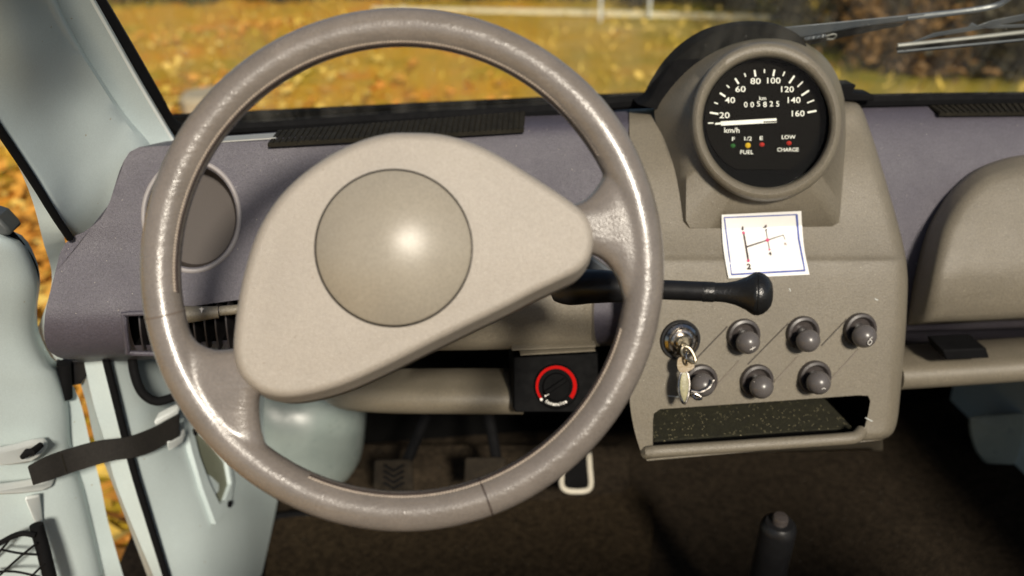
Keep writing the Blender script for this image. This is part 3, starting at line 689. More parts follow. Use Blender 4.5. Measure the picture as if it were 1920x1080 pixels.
for (x, y, m_) in ((403, 700, M_green), (487, 698, M_yellow), (566, 693, M_redl), (718, 685, M_redl)):
    r_ = 5.3 if m_ is M_yellow else 4.2
    part('indicator_lamp', lathe([(r_*px, 0), (r_*px*.9, .0008), (r_*px*.5, .0016), (0, .002)], Pd(*Z(x, y), dd-.001), -fwd, 16, 1.0 if m_ is M_yellow else 1.15, rgt), m_, spd)
cg = el(1436, 230, 118.5, 121.5, pdp+.009); cg = cg-np.outer((cg-cg.mean(0))@upv*.085, fwd)
part('cover_glass', (list(cg), [tuple(range(len(cg)))]), M_glass, spd)

# right-hand dash
RL = [(1570, 192, 1.12), (1585, 222, 1.085), (1600, 300, 1.05), (1640, 400, 1.025), (1650, 500, 1.0), (1650, 585, .99), (1650, 612, 1.0), (1650, 622, 1.02), (1650, 620, 1.15), (1600, 300, 1.2)]
RR = [(2290, 186, 1.12), (2290, 212, 1.08), (2290, 300, 1.045), (2290, 400, 1.02), (2290, 500, .995), (2290, 575, .985), (2290, 598, .995), (2290, 606, 1.02), (2290, 606, 1.15), (2290, 300, 1.2)]
rows = [np.array([P(*(np.array(a)+(np.array(b)-np.array(a))*t)) for t in np.linspace(0, 1, 16)]) for a, b in zip(RL, RR)]
A = np.array(rows); A = np.stack([spl(A[:, j_], 50) for j_ in range(A.shape[1])], 1)
rd = part('passenger_panel', grid(list(A), cv=True, caps=True), M_dash, db)
RB = bvh_of(rd)
out_ = [(1702, 609), (1707, 570), (1717, 510), (1735, 440), (1760, 390), (1790, 350), (1830, 318), (1880, 298), (1925, 290), (1985, 287), (2170, 287), (2215, 300), (2232, 340), (2235, 450), (2230, 575), (2200, 590), (1900, 599), (1800, 605)]
in_ = [(1742, 603), (1746, 560), (1758, 500), (1776, 430), (1800, 385), (1826, 355), (1858, 332), (1900, 318), (1935, 314), (1985, 311), (2140, 311), (2180, 322), (2195, 355), (2198, 450), (2194, 565), (2170, 582), (1900, 596), (1810, 601)]
gY = lambda v: float(np.mean([np.interp(v+k, [290, 340, 420, 480, 510, 560, 610], [1.02, .998, .965, .943, .935, .932, .936]) for k in (-14, -7, 0, 7, 14)]))
def lin(pts, n): p = np.array(pts, float); return resamp(np.vstack([p, p[:1]]), n, True)
# keep point correspondence
def corr(pts, k=8):
    p = np.array(pts, float); o_ = []
    q = np.vstack([p[-1], p, p[0], p[1]])
    for i in range(len(p)):
        for t in np.linspace(0, 1, k, endpoint=False):
            a_, b_, c_, d_ = q[i], q[i+1], q[i+2], (p[(i+2) % len(p)])
            lin_ = b_+(c_-b_)*t; cr = .5*(2*b_+(c_-a_)*t+(2*a_-5*b_+4*c_-d_)*t*t+(3*b_-a_-3*c_+d_)*t**3)
            o_.append(cr if 1 <= i <= 7 else lin_)
    return np.array(o_)
co, ci = corr(out_), corr(in_)
b0 = np.array([P(u, v, float(np.interp(v, [290, 600], [1.06, 1.0]))+.02) for u, v in co])
b1 = np.array([P(u, v, float(np.interp(v, [290, 600], [1.045, .975]))) for u, v in co])
b15 = np.array([P(*( .75*np.array(p)+.25*np.array(q)), .62*float(np.interp(p[1], [290, 600], [1.045, .97]))+.38*(gY(q[1])+.004)) for p, q in zip(co, ci)])
rws = [b0, b1, b15, np.array([P(*( .3*np.array(p)+.7*np.array(q)), .2*float(np.interp(p[1], [290, 600], [1.045, .97]))+.8*(gY(q[1])+.004)) for p, q in zip(co, ci)]), np.array([P(u, v, gY(v)+.001) for u, v in ci])]
cen = np.array([1975, 480.])
for s in (.9, .75, .6, .45, .3, .15): rws.append(np.array([P(*(cen+(p-cen)*s), gY((cen+(p-cen)*s)[1])-.003) for p in ci]))
part('passenger_pad', rings(rws), M_cons, db, ang=100)
# shelf rails
def rail(pts, hpx, Yd, name, lab=None, m_=M_cons):
    up = []
    p = spl([P(u, v, Y) for u, v, Y in pts], 24); d_ = depth(p[12]); h = hpx*d_/F
    prof = [(-.5, .08), (-.485, .25), (-.44, .38), (-.36, .46), (-.25, .5), (.0, .5), (.45, .5), (.5, .4), (.5, -.5), (.0, -.5), (-.2, -.49), (-.33, -.43), (-.43, -.3), (-.49, -.1)]
    rws = []
    for q in p: rws.append(np.array([q+[0, a*Yd, b_*h] for a, b_ in prof]))
    return part(name, grid(rws, cu=True, caps=True), m_, db, ang=50)
rail([(1670, 694, .985), (1800, 686, .985), (2010, 672, .98), (2280, 655, .975)], 52, .07, 'shelf_rail')
part('shelf_catch', slab([(1768, 657), (1850, 653), (1856, 672), (1774, 676)], .04, .943), M_black, db, bevel=.002)
rail([(585, 680, 1.30), (605, 712, 1.19), (640, 731, 1.10), (720, 737, 1.04), (860, 738, 1.0), (976, 738, .99)], 52, .07, 'shelf_rail')
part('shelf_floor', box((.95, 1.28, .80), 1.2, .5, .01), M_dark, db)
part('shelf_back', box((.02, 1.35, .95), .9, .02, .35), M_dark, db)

# lower column panel & heater unit
cpn = [[(600, 500, 0.973), (900, 500, 0.963), (1090, 500, 0.958), (1122, 500, 0.963), (1130, 500, 0.998)], [(600, 560, 0.963), (900, 560, 0.948), (1092, 560, 0.943), (1120, 560, 0.948), (1128, 560, 0.998)],
       [(600, 645, 0.953), (900, 638, 0.938), (1095, 634, 0.933), (1118, 633, 0.938), (1127, 633, 0.998)], [(600, 660, 0.963), (900, 656, 0.948), (1095, 650, 0.943), (1118, 649, 0.948), (1127, 649, 0.998)], [(600, 660, 1.018), (900, 656, 1.018), (1095, 650, 1.018), (1118, 649, 1.018), (1127, 649, 1.018)]]
part('column_panel', grid([np.array([P(*q) for q in resamp(np.array(r, float), 30)]) for r in cpn]), M_cons, db, ang=50)
ht = thing('heater_control', 'black heater panel with red arc dial inside the steering wheel', 'heater control', P(1060, 765, .95))
part('panel', slab([(962, 668, .968), (1120, 660, .968), (1122, 664, .967), (1125, 770, .934), (1122, 774, .932), (968, 774, .932), (962, 768, .934)], .05), M_heat, ht, bevel=.002)
part('slot', slab([(960, 655), (1117, 648), (1117, 650.5), (960, 657.5)], .012, .935), M_cons, ht)
part('slot', slab([(976, 664), (1116, 656), (1116, 658.5), (976, 666.5)], .012, .938), M_cons, ht)
hd = depth(P(1043, 722, .95)); hpx = hd/F
hY = hd-.006
def arcband(cx, cy, r0, r1, a0, a1, d, n=40):
    V = []
    for k in range(n+1):
        a = R(a0+(a1-a0)*k/n); w_ = (r1-r0)*(.55+.45*k/n)
        V.append(Pd(cx+(r1-w_)*math.cos(a), cy-(r1-w_)*math.sin(a), d)); V.append(Pd(cx+r1*math.cos(a), cy-r1*math.sin(a), d))
    return V, [(2*k, 2*k+1, 2*k+3, 2*k+2) for k in range(n)]
cxh, cyh = 1043, 724
part('dial_base', lathe([(42*hpx, 0), (42*hpx, .006), (40*hpx, .0072), (0, .0072)], Pd(cxh, cyh, hd), -fwd, 40), M_heat, ht)
part('red_arc', arcband(cxh, cyh, 31, 38.5, 218, -38, hd-.0078), M_redp, ht, recalc=False)
hk = part('knob', lathe([(26*hpx, .006), (26*hpx, .0095), (24.5*hpx, .011), (0, .011)], Pd(cxh, cyh, hd), -fwd, 36), M_heat, ht)
d2 = hd-.017
def bar2(p, q, w_, d, th): 
    p, q = np.array(p, float), np.array(q, float); t = unit(q-p); nn = np.array([-t[1], t[0]])*w_/2
    pts = [p+nn, q+nn, q-nn, p-nn]; a = [Pd(*x, d) for x in pts]; b = [Pd(*x, d+th) for x in pts]
    return a+b, [(0, 1, 2, 3), (7, 6, 5, 4), (0, 4, 5, 1), (1, 5, 6, 2), (2, 6, 7, 3), (3, 7, 4, 0)]
part('knob_grip', bar2((1022, 738), (1062, 711), 9, hd-.016, .006), M_heat, hk, bevel=.001)
part('pointer', bar2((1021.5, 743), (1029, 738), 2.6, hd-.0125, .0006), M_white, hk)
part('mark', lathe([(2.6*hpx, 0), (0, .0006)], Pd(1015, 749, hd-.0078), -fwd, 10), M_white, ht)
for k, ch in enumerate('Intensite'):
    a = R(237+k*8.0); u, v = cxh+34*math.cos(a), cyh-34*math.sin(a)
    th_ = a+math.pi/2; xd = rgt*math.cos(th_)+upv*math.sin(th_); yd = np.cross(-fwd, xd)*1.0
    text(ch, Pd(u, v, hd-.0079), xd, np.cross(-fwd, xd), 8.5*hpx, M_white, ht, 'lettering', 1.0, .03)

# ================================================================== DASH TOP STRIPS
def strip(poly, nr, name, lab, Ytop, Ybot, grp):
    (a0, a1, b1, b0) = [np.array(x, float) for x in poly]      # top-left, top-right, bottom-right, bottom-left in (u,v)
    bb_ = DB0 if a0[0] < 1200 else RB
    h0 = lambda q, l=.010: (lambda x: x[0]-fwd*l if x[0] is not None else None)(hit(bb_, *q))
    B1, B0 = h0(b1), h0(b0)
    A0, A1 = [(x if x is not None and abs(x[1]-y-.05) < .06 else P(*q, y+.05)) for x, q, y in ((h0(a0, .014), a0, B0[1]), (h0(a1, .014), a1, B1[1]))]
    t = thing(name, lab, 'rubber strip', (A0+A1+B0+B1)/4, grp)
    dn = unit(np.cross(B0-A0, A1-A0)); dn = dn if dn[2] > 0 else -dn
    part('base', ([A0, A1, B1, B0, A0-dn*.004, A1-dn*.004, B1-dn*.004, B0-dn*.004], [(0, 1, 2, 3), (7, 6, 5, 4), (0, 4, 5, 1), (1, 5, 6, 2), (2, 6, 7, 3), (3, 7, 4, 0)]), M_strip, t)
    for k in range(nr):
        s0, s1 = (k+.15)/nr, (k+.85)/nr
        q = [A0+(A1-A0)*s0, A0+(A1-A0)*s1, B0+(B1-B0)*s1, B0+(B1-B0)*s0]
        q2 = [x+dn*.0012 for x in q]
        part('rib', (q+q2, [(4, 5, 6, 7), (0, 4, 7, 3), (1, 2, 6, 5), (3, 7, 6, 2), (0, 1, 5, 4)]), M_strip, t)
strip([(520, 246), (984, 214), (982, 245), (506, 272)], 44, 'rubber_strip', 'long ribbed black rubber strip on the dash below the windscreen, behind the wheel', (.055, .060), None, 'ribbed rubber strips')
strip([(1722, 186), (2000, 182), (2000, 213), (1755, 215)], 22, 'rubber_strip', 'short black rubber strip on the dash at the right edge of the photo', (.05, .05), None, 'ribbed rubber strips')
sl_ = [hit(DB0, u, v)[0]-fwd*.004 for u, v in [(418, 257), (520, 250), (519, 259), (412, 266)]]
solo('paper_slip', (sl_+[q-[0, 0, .0015] for q in sl_], [(0, 1, 2, 3), (7, 6, 5, 4), (0, 4, 5, 1), (1, 5, 6, 2), (2, 6, 7, 3), (3, 7, 4, 0)]), mat('slip_grey', L(.36, .36, .34), .5), 'white slip lying on the dash under the left end of the windscreen', 'slip')

# ================================================================== CONTROLS ON THE CONSOLE
KN = [((1393, 628), (1403, 643), 'upper', 'grey pull knob in the upper row nearest the ignition lock'),
      ((1504, 623), (1516, 640), 'upper', 'grey pull knob in the middle of the upper row'),
      ((1611, 617), (1621, 631), 'upper', 'grey pull knob at the right end of the upper row, with a small loop symbol'),
      ((1313, 713), (1318, 722), 'lower', 'grey pull knob in the lower row beside the hanging key ring'),
      ((1418, 713), (1428, 726), 'lower', 'grey pull knob in the middle of the lower row above the tray'),
      ((1526, 706), (1535, 718), 'lower', 'grey pull knob at the right end of the lower row')]
for k, (c, b_, rw_, lab) in enumerate(KN):
    l, n = hit(CB, *c); pxl = depth(l)/F
    ax = unit(Pd(b_[0], b_[1], depth(l)-.024)-l)
    ax = unit(ax*.6+n*.4) if False else ax
    t = thing('pull_knob', lab, 'knob', l, 'round pull knobs on the console')
    r = 31.5*pxl
    part('collar', lathe([(r*1.0, -.001), (r*1.02, .003), (r*.95, .006), (r*.80, .0066), (r*.70, .004), (r*.66, .002), (r*.40, .001), (0, .001)], l, n, 36), M_collar, t, ang=50)
    part('stem', lathe([(r*.38, 0), (r*.34, .012), (r*.42, .020)], l, ax, 18), M_collar, t)
    rb = 21*pxl
    cb = l+ax*.0245
    prof = [(rb*math.sin(a)*(1.04 if a < 1.9 else 1), -rb*.92*math.cos(a)) for a in np.linspace(.5, math.pi, 14)]
    bo = part('ball', lathe(prof, cb, ax, 28), M_knob, t, ang=70)
    fx = unit(rgt-ax*np.dot(rgt, ax)); fy = np.cross(ax, fx)
    top = cb+unit(-fwd*.7+ax*.4-upv*.45+rgt*.2)*rb*1.01
    nrm = unit(top-cb); tx = unit(rgt-nrm*np.dot(rgt, nrm)); ty = np.cross(nrm, tx)
    if k == 2:
        part('symbol', tube([top+nrm*.0002+(tx*math.cos(a)*.0023+ty*math.sin(a)*.0030) for a in np.linspace(0, 6.283, 15)[:-1]], .00035, 6, closed=True), M_white, bo)
        part('symbol', tube([top+ty*.004-tx*.001, top+ty*.0065+tx*.002], .00035, 6), M_white, bo)
    elif k == 0:
        part('symbol', tube([top-tx*.003-ty*.001, top, top+tx*.003+ty*.002], .0004, 6), M_white, bo)
        part('symbol', tube([top-ty*.002, top+ty*.0025], .0004, 6), M_white, bo)
    elif k == 5:
        part('symbol', tube([top-tx*.002, top+ty*.0015, top+tx*.002], .0004, 6), M_white, bo)
# lines pairing the knobs, pressed into the console
M_line = mat('line_groove', L(.035, .026, .018), .6)
M_line2 = mat('line_light', L(.15, .125, .095), .5)
for (p, q, m_) in (((1302, 676), (1364, 612), M_line), ((1344, 722), (1386, 676), M_line2), ((1402, 683), (1478, 606), M_line), ((1452, 716), (1496, 668), M_line2), ((1540, 648), (1588, 598), M_line), ((1557, 712), (1609, 655), M_line2)):
    pp = np.array([onC(*(np.array(p, float)+(np.array(q, float)-np.array(p))*t), .0001) for t in np.linspace(0, 1, 8)])
    part('pairing_line', tube(pp, .0008 if m_ is M_line else .0011, 6), m_, cons)

for (p, q) in (((1252, 742), (1281, 745)), ((1622, 783), (1636, 790)), ((1480, 541), (1482, 546)), ((1640, 560), (1646, 563)), ((1345, 392), (1350, 394))):
    part('scratch', tube([onC(*p, .0001), onC(*((np.array(p)+np.array(q))/2), .0002), onC(*q, .0001)], .0005, 5), M_white_p, cons)
# ignition lock and keys
l, n = hit(CB, 1275, 637); pxl = depth(l)/F
ig = thing('ignition_lock', 'chromed round ignition lock with concentric rings left of the knobs', 'ignition lock', l)
r = 37*pxl
part('bezel', lathe([(r*1.04, -.001), (r*1.04, .002), (r, .004), (r*.9, .004), (r*.86, .003)], l, n, 44), M_gloss, ig)
part('ring', lathe([(r*.88, .002), (r*.86, .006), (r*.72, .0085), (r*.68, .0072), (r*.60, .0072), (r*.57, .0095), (r*.47, .0105), (r*.44, .008), (0, .008)], l, n, 44), M_chrome, ig, ang=25)
part('barrel', lathe([(r*.36, .007), (r*.36, .013), (r*.30, .0145), (0, .0145)], l, n, 30), M_brass, ig, ang=25)
ky = thing('door_key', 'brass ignition key turned in the lock with keys hanging from it', 'key', l)
k0 = l+n*.013
kb = Pd(1288, 664, depth(l)-.028)
kd = unit(kb-k0); kw = unit(np.cross(kd, n)); kt = np.cross(kd, kw)
part('blade', box((k0+kb)/2, np.linalg.norm(kb-k0)*1.0, .006, .0022, (kd, kw, kt)), M_brass, ky, bevel=.0005)
bow = [(1280, 650), (1292, 652), (1302, 668), (1303, 680), (1293, 676), (1280, 665)]
bp = np.array([Pd(u, v, depth(kb)) for u, v in bow]); bp = spl(bp, 24, True)
part('bow', tube(bp, .0019, 8, closed=True), M_brass, ky)
part('split_ring', tube([kb+(rgt*.3+fwd*.9)*math.cos(a)*.0075-upv*.004+upv*math.sin(a)*.0075 for a in np.linspace(0, 6.283, 25)[:-1]], .0012, 8, closed=True), M_chrome, ky)
kf = thing('key_fob', 'long oval metal key fob hanging below the ignition lock', 'key fob', Pd(1283, 700, depth(kb)))
fo = spl([Pd(u, v, depth(kb)+.004) for u, v in [(1279, 697), (1288, 698), (1292, 715), (1291, 738), (1284, 756), (1278, 750), (1273, 730), (1274, 710)]], 40, True); fc = fo.mean(0)
part('rim', tube(fo, .0016, 8, closed=True), M_chrome, kf)
part('face', rings([fo+fwd*.001, fo-fwd*.0006, fc+(fo-fc)*.8-fwd*.001]), M_fob, kf)
part('tag', slab([], 0) if False else rings([spl([Pd(u, v, depth(kb)+.002) for u, v in [(1272, 672), (1284, 670), (1300, 680), (1301, 690), (1288, 697), (1276, 698), (1270, 688)]], 28, True)+fwd*o_ for o_ in (.0015, 0)]), mat('leather_tag', L(.22, .15, .06), .45, bump=.3, bscale=400), kf)
k2 = thing('second_key', 'bright steel key hanging across the lower left knob', 'key', Pd(1310, 735, depth(kb)+.004))
p2 = spl([Pd(u, v, depth(kb)-.002) for u, v in [(1296, 733), (1312, 735), (1330, 726), (1338, 712)]], 14)
part('blade', tube(p2, .0019, 8), M_chrome, k2)
part('bow', tube(spl([Pd(u, v, depth(kb)-.001) for u, v in [(1297, 737), (1310, 741), (1316, 747), (1304, 748)]], 16, True), .0014, 8, closed=True), M_chrome, k2)

# gear-pattern sticker
ss = thing('shift_pattern_sticker', 'white paper sticker with blue border showing the shift pattern', 'sticker', onC(1433, 460))
cn = [(1352, 403), (1501, 396), (1516, 515), (1365, 522)]
PB = bvh_of(pod)
def onCP(u, v, lift=0):
    a_, na_ = hit(CB, u, v); b_, nb_ = hit(PB, u, v)
    if b_ is not None and depth(b_) < depth(a_): a_, na_ = b_, nb_
    return a_-fwd*lift
def st(s, t, lift=.0012):
    p = (1-s)*(1-t)*np.array(cn[0])+s*(1-t)*np.array(cn[1])+s*t*np.array(cn[2])+(1-s)*t*np.array(cn[3])
    p = p+np.array([-3.5*math.sin(math.pi*t)*(1 if s < 2 else 0), 0])
    return onCP(p[0], p[1], lift)
Gs = [[st(s, t, .0028+.0010*math.sin(s*7)*math.sin(t*5)**2) for s in np.linspace(0, 1, 14)] for t in np.linspace(0, 1, 14)]
part('paper', grid(Gs), M_paper, ss)
SB = BVHTree.FromPolygons([Vector(x) for r in Gs for x in r], [(i*14+j_, i*14+j_+1, (i+1)*14+j_+1, (i+1)*14+j_) for i in range(13) for j_ in range(13)])
def onS(u, v, lift=.0004):
    l, n = hit(SB, u, v); return l+n*lift
ZS = lambda x, y: (1340+x/7.2, 380+y/7.2)
def sline(p, q, w0, w1, m_, nm):
    p, q = np.array(ZS(*p)), np.array(ZS(*q)); t = unit(q-p); nn = np.array([-t[1], t[0]])
    V = []
    for k in range(13):
        s = k/12; w_ = (w0+(w1-w0)*s)/7.2/2; c = p+(q-p)*s
        V += [onS(*(c+nn*w_)), onS(*(c-nn*w_))]
    part(nm, (V, [(2*k, 2*k+1, 2*k+3, 2*k+2) for k in range(12)]), m_, ss, recalc=False)
for (p, q, a_, b_) in (((125, 200), (1115, 158), 15, 15), ((1105, 160), (1135, 500), 28, 26), ((1135, 495), (1217, 925), 26, 20), ((1222, 915), (225, 970), 28, 24), ((228, 975), (130, 205), 15, 17)):
    sline(p, q, a_, b_, M_blue, 'border_line')
for (p, q, a_, b_) in (((390, 410), (452, 775), 24, 24), ((425, 600), (925, 438), 22, 12), ((690, 370), (738, 630), 11, 11), ((925, 438), (952, 505), 9, 7)):
    sline(p, q, a_, b_, M_ink, 'pattern_line')
def sdot(x, y, r_, m_):
    V = [onS(*ZS(x+r_*math.cos(a), y+r_*math.sin(a)), .0007) for a in np.linspace(0, 6.283, 13)[:-1]]
    part('pattern_dot', (V, [tuple(range(12))]), m_, ss, recalc=False)
for x, y, r_, m_ in ((388, 408, 20, M_red), (453, 788, 20, M_red), (711, 508, 24, M_red), (738, 636, 13, M_red), (692, 370, 13, M_ink)): sdot(x, y, r_, m_)
l, n = hit(SB, 1433, 460); sx_ = unit(P(1510, 459, depth(l))-P(1360, 466, depth(l))); sx_ = unit(rgt-n*np.dot(rgt, n)); sy_ = np.cross(n, sx_)
if np.dot(sy_, upv) < 0: sy_ = -sy_
for s, x, y, h, m_ in (('1', 376, 332, 15, M_ink), ('2', 460, 868, 15, M_ink), ('3', 684, 306, 11.5, M_ink), ('4', 746, 694, 9.5, M_ink), ('R', 955, 562, 7, M_faint)):
    text(s, onS(*ZS(x, y), .001), sx_, sy_, h*depth(l)/F, m_, ss, 'numeral', 1.05, .045)

# ================================================================== STEERING WHEEL
sw = thing('steering_wheel', 'beige leather steering wheel with two spokes and angular hub pad', 'steering wheel', Pd(755, 505, .69))
WD = .67; s_ = WD/F; WC = Pd(755, 505, WD); RT, rt = 453.5*s_, 36.8*s_
def wl(u, v, z=0): return WC+rgt*(u-755)*s_-upv*(v-505)*s_+fwd*z     # wheel plane point, z away from the viewer
def rimpt(a, r, ph, z=0):   # a screen angle, ph around the tube
    e = rgt*math.cos(a)+upv*math.sin(a); return WC+e*(RT+r*math.cos(ph))-fwd*r*math.sin(ph)
rowsT = []
for a in np.linspace(0, 2*math.pi, 180, endpoint=False):
    d_ = math.degrees(a) % 360
    bulge = 1+.05*math.exp(-((d_-38)/13)**2)+.04*math.exp(-((d_-205)/12)**2)
    rowsT.append(np.array([rimpt(a, rt*bulge*(1+.02*math.sin(3*a)), ph) for ph in np.linspace(0, 2*math.pi, 28, endpoint=False)]))
torus = grid(rowsT, cu=True, cv=True)
def spoke(A_, B_, a0, a1, h0, h1, nt_=16, ns=22):
    A_, B_ = spl(np.array(A_, float), nt_), spl(np.array(B_, float), nt_)
    C0 = []
    for s in np.linspace(0, 1, ns):
        a = R(a0+(a1-a0)*s); C0.append((755+453*math.cos(a), 505-453*math.sin(a)))
    C0 = np.array(C0); C0[0], C0[-1] = A_[0], B_[0]; C1 = np.array([A_[-1]+(B_[-1]-A_[-1])*s for s in np.linspace(0, 1, ns)])
    top, bot = [], []
    for i, t in enumerate(np.linspace(0, 1, nt_)):
        ra, rb_ = [], []
        for k, s in enumerate(np.linspace(0, 1, ns)):
            p = (1-t)*C0[k]+t*C1[k]+(1-s)*A_[i]+s*B_[i]-((1-s)*(1-t)*A_[0]+s*(1-t)*B_[0]+(1-s)*t*A_[-1]+s*t*B_[-1])
            e = 1-abs(2*s-1)**3.2; h = (h0+(h1-h0)*t)*math.sqrt(max(e, 0))
            ra.append(wl(*p, -h)); rb_.append(wl(*p, h*.8))
        top.append(ra); bot.append(rb_)
    V1, F1 = grid(top); V2, F2 = grid(bot); n1 = len(V1)
    Fc = F1+[tuple(reversed([i+n1 for i in f])) for f in F2]
    return V1+V2, Fc+[(i, i+1, n1+i+1, n1+i) for i in range(ns-1)]+[((nt_-1)*ns+i+1, (nt_-1)*ns+i, n1+(nt_-1)*ns+i, n1+(nt_-1)*ns+i+1) for i in range(ns-1)]
ang = lambda u, v: math.degrees(math.atan2(505-v, u-755))
A1 = [(1168, 300), (1140, 316), (1121, 346), (1103, 368), (1082, 380), (1020, 395)]; B1 = [(1203, 590), (1172, 568), (1156, 522), (1134, 493), (1108, 478), (1040, 470)]
sp1 = spoke(A1, B1, ang(*A1[0]), ang(*B1[0]), .0128, .010)
A2_ = [(302, 555), (338, 575), (350, 608), (368, 638), (402, 654), (440, 652), (540, 640)]; B2_ = [(615, 936), (570, 898), (522, 868), (496, 824), (487, 770), (493, 735), (560, 690)]
sp2 = spoke(A2_, B2_, ang(*A2_[0])+360 if ang(*A2_[0]) < 0 else ang(*A2_[0]), ang(*B2_[0])+360, .0128, .0105)
def weld(VF):
    bm = bmesh.new(); me = bpy.data.meshes.new('w'); me.from_pydata([tuple(map(float, v)) for v in VF[0]], [], [tuple(f) for f in VF[1]]); bm.from_mesh(me)
    bmesh.ops.remove_doubles(bm, verts=bm.verts, dist=1e-5); bmesh.ops.recalc_face_normals(bm, faces=bm.faces)
    bm.verts.index_update(); V = [np.array(v.co) for v in bm.verts]; Fc = [tuple(v.index for v in f.verts) for f in bm.faces]; bm.free(); return V, Fc
rim = part('leather_rim', join(weld(torus), weld(sp1), weld(sp2)), M_rim, sw, recalc=False)
m = rim.modifiers.new('r', 'REMESH'); m.mode = 'VOXEL'; m.voxel_size = .0015; m.use_smooth_shade = True
m = rim.modifiers.new('s', 'SMOOTH'); m.factor = .5; m.iterations = 9
applied(rim, 80)
# stitching along the inner side and the sewn joints
st_, cord = [], []
def stitch_run(a0, a1, n_):
    for k in range(n_):
        a = R(a0+(a1-a0)*k/n_); b_ = R(a0+(a1-a0)*(k+.62)/n_)
        st_.append(tube([rimpt(a, rt*1.0, math.pi-.60), rimpt((a+b_)/2, rt*1.035, math.pi-.56), rimpt(b_, rt*1.0, math.pi-.52)], .0006, 5))
    aa = np.linspace(R(a0), R(a1), 90); cord.append(tube([rimpt(a, rt*.985, math.pi-.42) for a in aa], .0013, 6))
stitch_run(30, 186, 190); stitch_run(246, 345, 120)
part('stitching', join(*st_), M_stitch, sw, kind='stuff')
part('inner_seam', join(*cord), M_seam, sw)
for (u, v) in ((300, 590), (915, 945)):
    a = math.atan2(505-v, u-755)
    part('joint_seam', tube([rimpt(a+.012*math.sin(ph*1.0), rt*.995, ph) for ph in np.linspace(0, 6.283, 33)[:-1]], .0007 if u > 500 else .0005, 6, closed=True), M_seam if u > 500 else M_crease, sw)
# hub pad
pad_uv = [(770, 249), (825, 252), (880, 266), (930, 289), (980, 319), (1030, 351), (1075, 382), (1099, 404), (1111, 433), (1112, 460), (1105, 486), (1086, 509), (1045, 530), (1000, 551), (950, 577), (880, 611), (800, 650), (720, 690), (645, 723), (580, 741), (530, 746), (490, 737), (460, 715), (444, 690), (438, 655), (441, 610), (450, 550), (464, 490), (481, 440), (502, 400), (532, 360), (572, 323), (622, 289), (676, 264), (725, 251)]
o2 = spl(np.array(pad_uv, float), 140, True)
PDp = .650
cu_, cv_ = 760., 500.
def padring(pts, d): return np.array([Pd(u, v, d) for u, v in pts])
def px_at(d): return F/d
back = np.array([cu_, cv_])+(o2-[cu_, cv_])*.955+np.array([6, 22])
back2 = np.array([cu_, cv_])+(o2-[cu_, cv_])*.90+np.array([6, 16])
rws = [padring(back2, PDp+.05), padring(back, PDp+.038), padring(np.array([cu_, cv_])+(o2-[cu_, cv_])*.985+[3, 12], PDp+.02), padring(o2, PDp+.010)]
for k in range(1, 7):
    a = k/6*math.pi/2; rws.append(padring(inset2(o2, 17*(1-math.cos(a))), PDp+.010-.0088*math.sin(a)))
i0 = inset2(o2, 17)
for s, z in ((.93, .0002), (.84, -.0008), (.72, -.0016), (.58, -.0022), (.45, -.0026), (.3, -.0028), (.15, -.003)):
    rws.append(padring(np.array([735, 480])+(i0-[735, 480])*s, PDp+.0012+z))
pad = part('hub_pad', rings(rws), M_pad, sw, ang=55)
HP = pad
hcn = Pd(738, 465, PDp-.0022); rr_ = 146*(PDp-.002)/F
part('horn_groove', lathe([(rr_*1.017, -.004), (rr_*1.017, .0004), (rr_*1.006, .0005), (rr_*.995, -.002)], hcn, -fwd, 96), M_black, pad, ang=60)
prof = [(rr_*.997, -.006), (rr_*.997, .0004), (rr_*.985, .0018)]+[(rr_*.985*math.cos(t), .0018+.0165*math.sin(t)) for t in np.linspace(.06, math.pi/2, 22)]
Rr = rr_*.985; hh = .019; RS = (Rr*Rr+hh*hh)/(2*hh)
prof = [(rr_*.997, -.006), (rr_*.997, .0004), (rr_*.985, .0018)]+[(x, .0018+math.sqrt(RS*RS-x*x)-(RS-hh)) for x in np.linspace(Rr*.985, 0, 22)]
part('horn_cover', lathe(prof, hcn, -fwd, 96), M_dome, pad, ang=60)
# column behind the hub
ax = unit(P(700, 545, .98)-Pd(740, 500, .70))
cl = thing('steering_column', 'black steering column behind the hub pad', 'steering column', P(720, 560, .98))
part('tube', lathe([(.03, 0), (.03, .04), (.036, .05), (.036, .30)], Pd(745, 500, .695), ax, 28), M_gloss, cl)
# lever
gv_ = thing('shift_lever', 'black column shift lever with flared knob pointing right', 'gear lever', Pd(1110, 525, .76))
g0 = np.array([Pd(1060, 524, .80), Pd(1110, 531, .79), Pd(1160, 536, .785)])
part('housing', tube(spl([Pd(1040, 545, .81), Pd(1085, 538, .80), Pd(1135, 537, .79), Pd(1180, 540, .785)], 12), [.010, .013, .0150, .0155, .0155, .015, .0148, .0145, .014, .0135, .013, .0125], 20), M_gloss, gv_)
part('rod', tube([Pd(1150, 539, .785), Pd(1240, 543, .775), Pd(1332, 547, .765)], .0083, 18), M_gloss, gv_)
ga, gb = Pd(1324, 547, .766), Pd(1449, 552, .755); gx = unit(gb-ga); gl_ = np.linalg.norm(gb-ga); q = .76/F
part('knob', lathe([(15*q, 0), (17.5*q, .001), (18*q, gl_*.12), (19*q, gl_*.3), (23*q, gl_*.45), (31*q, gl_*.60), (39*q, gl_*.70), (41*q, gl_*.74), (40.5*q, gl_*.755), (39.5*q, gl_*.76), (40.5*q, gl_*.765), (41*q, gl_*.78), (38*q, gl_*.86), (31*q, gl_*.93), (22*q, gl_*.98), (12*q, gl_), (0, gl_*1.003)], ga, gx, 40), M_leverk, gv_, ang=40)
part('collar', lathe([(16*q, -.004), (19.5*q, -.003), (19.5*q, .006), (17*q, .008)], ga, gx, 30), M_leverk, gv_, ang=40)
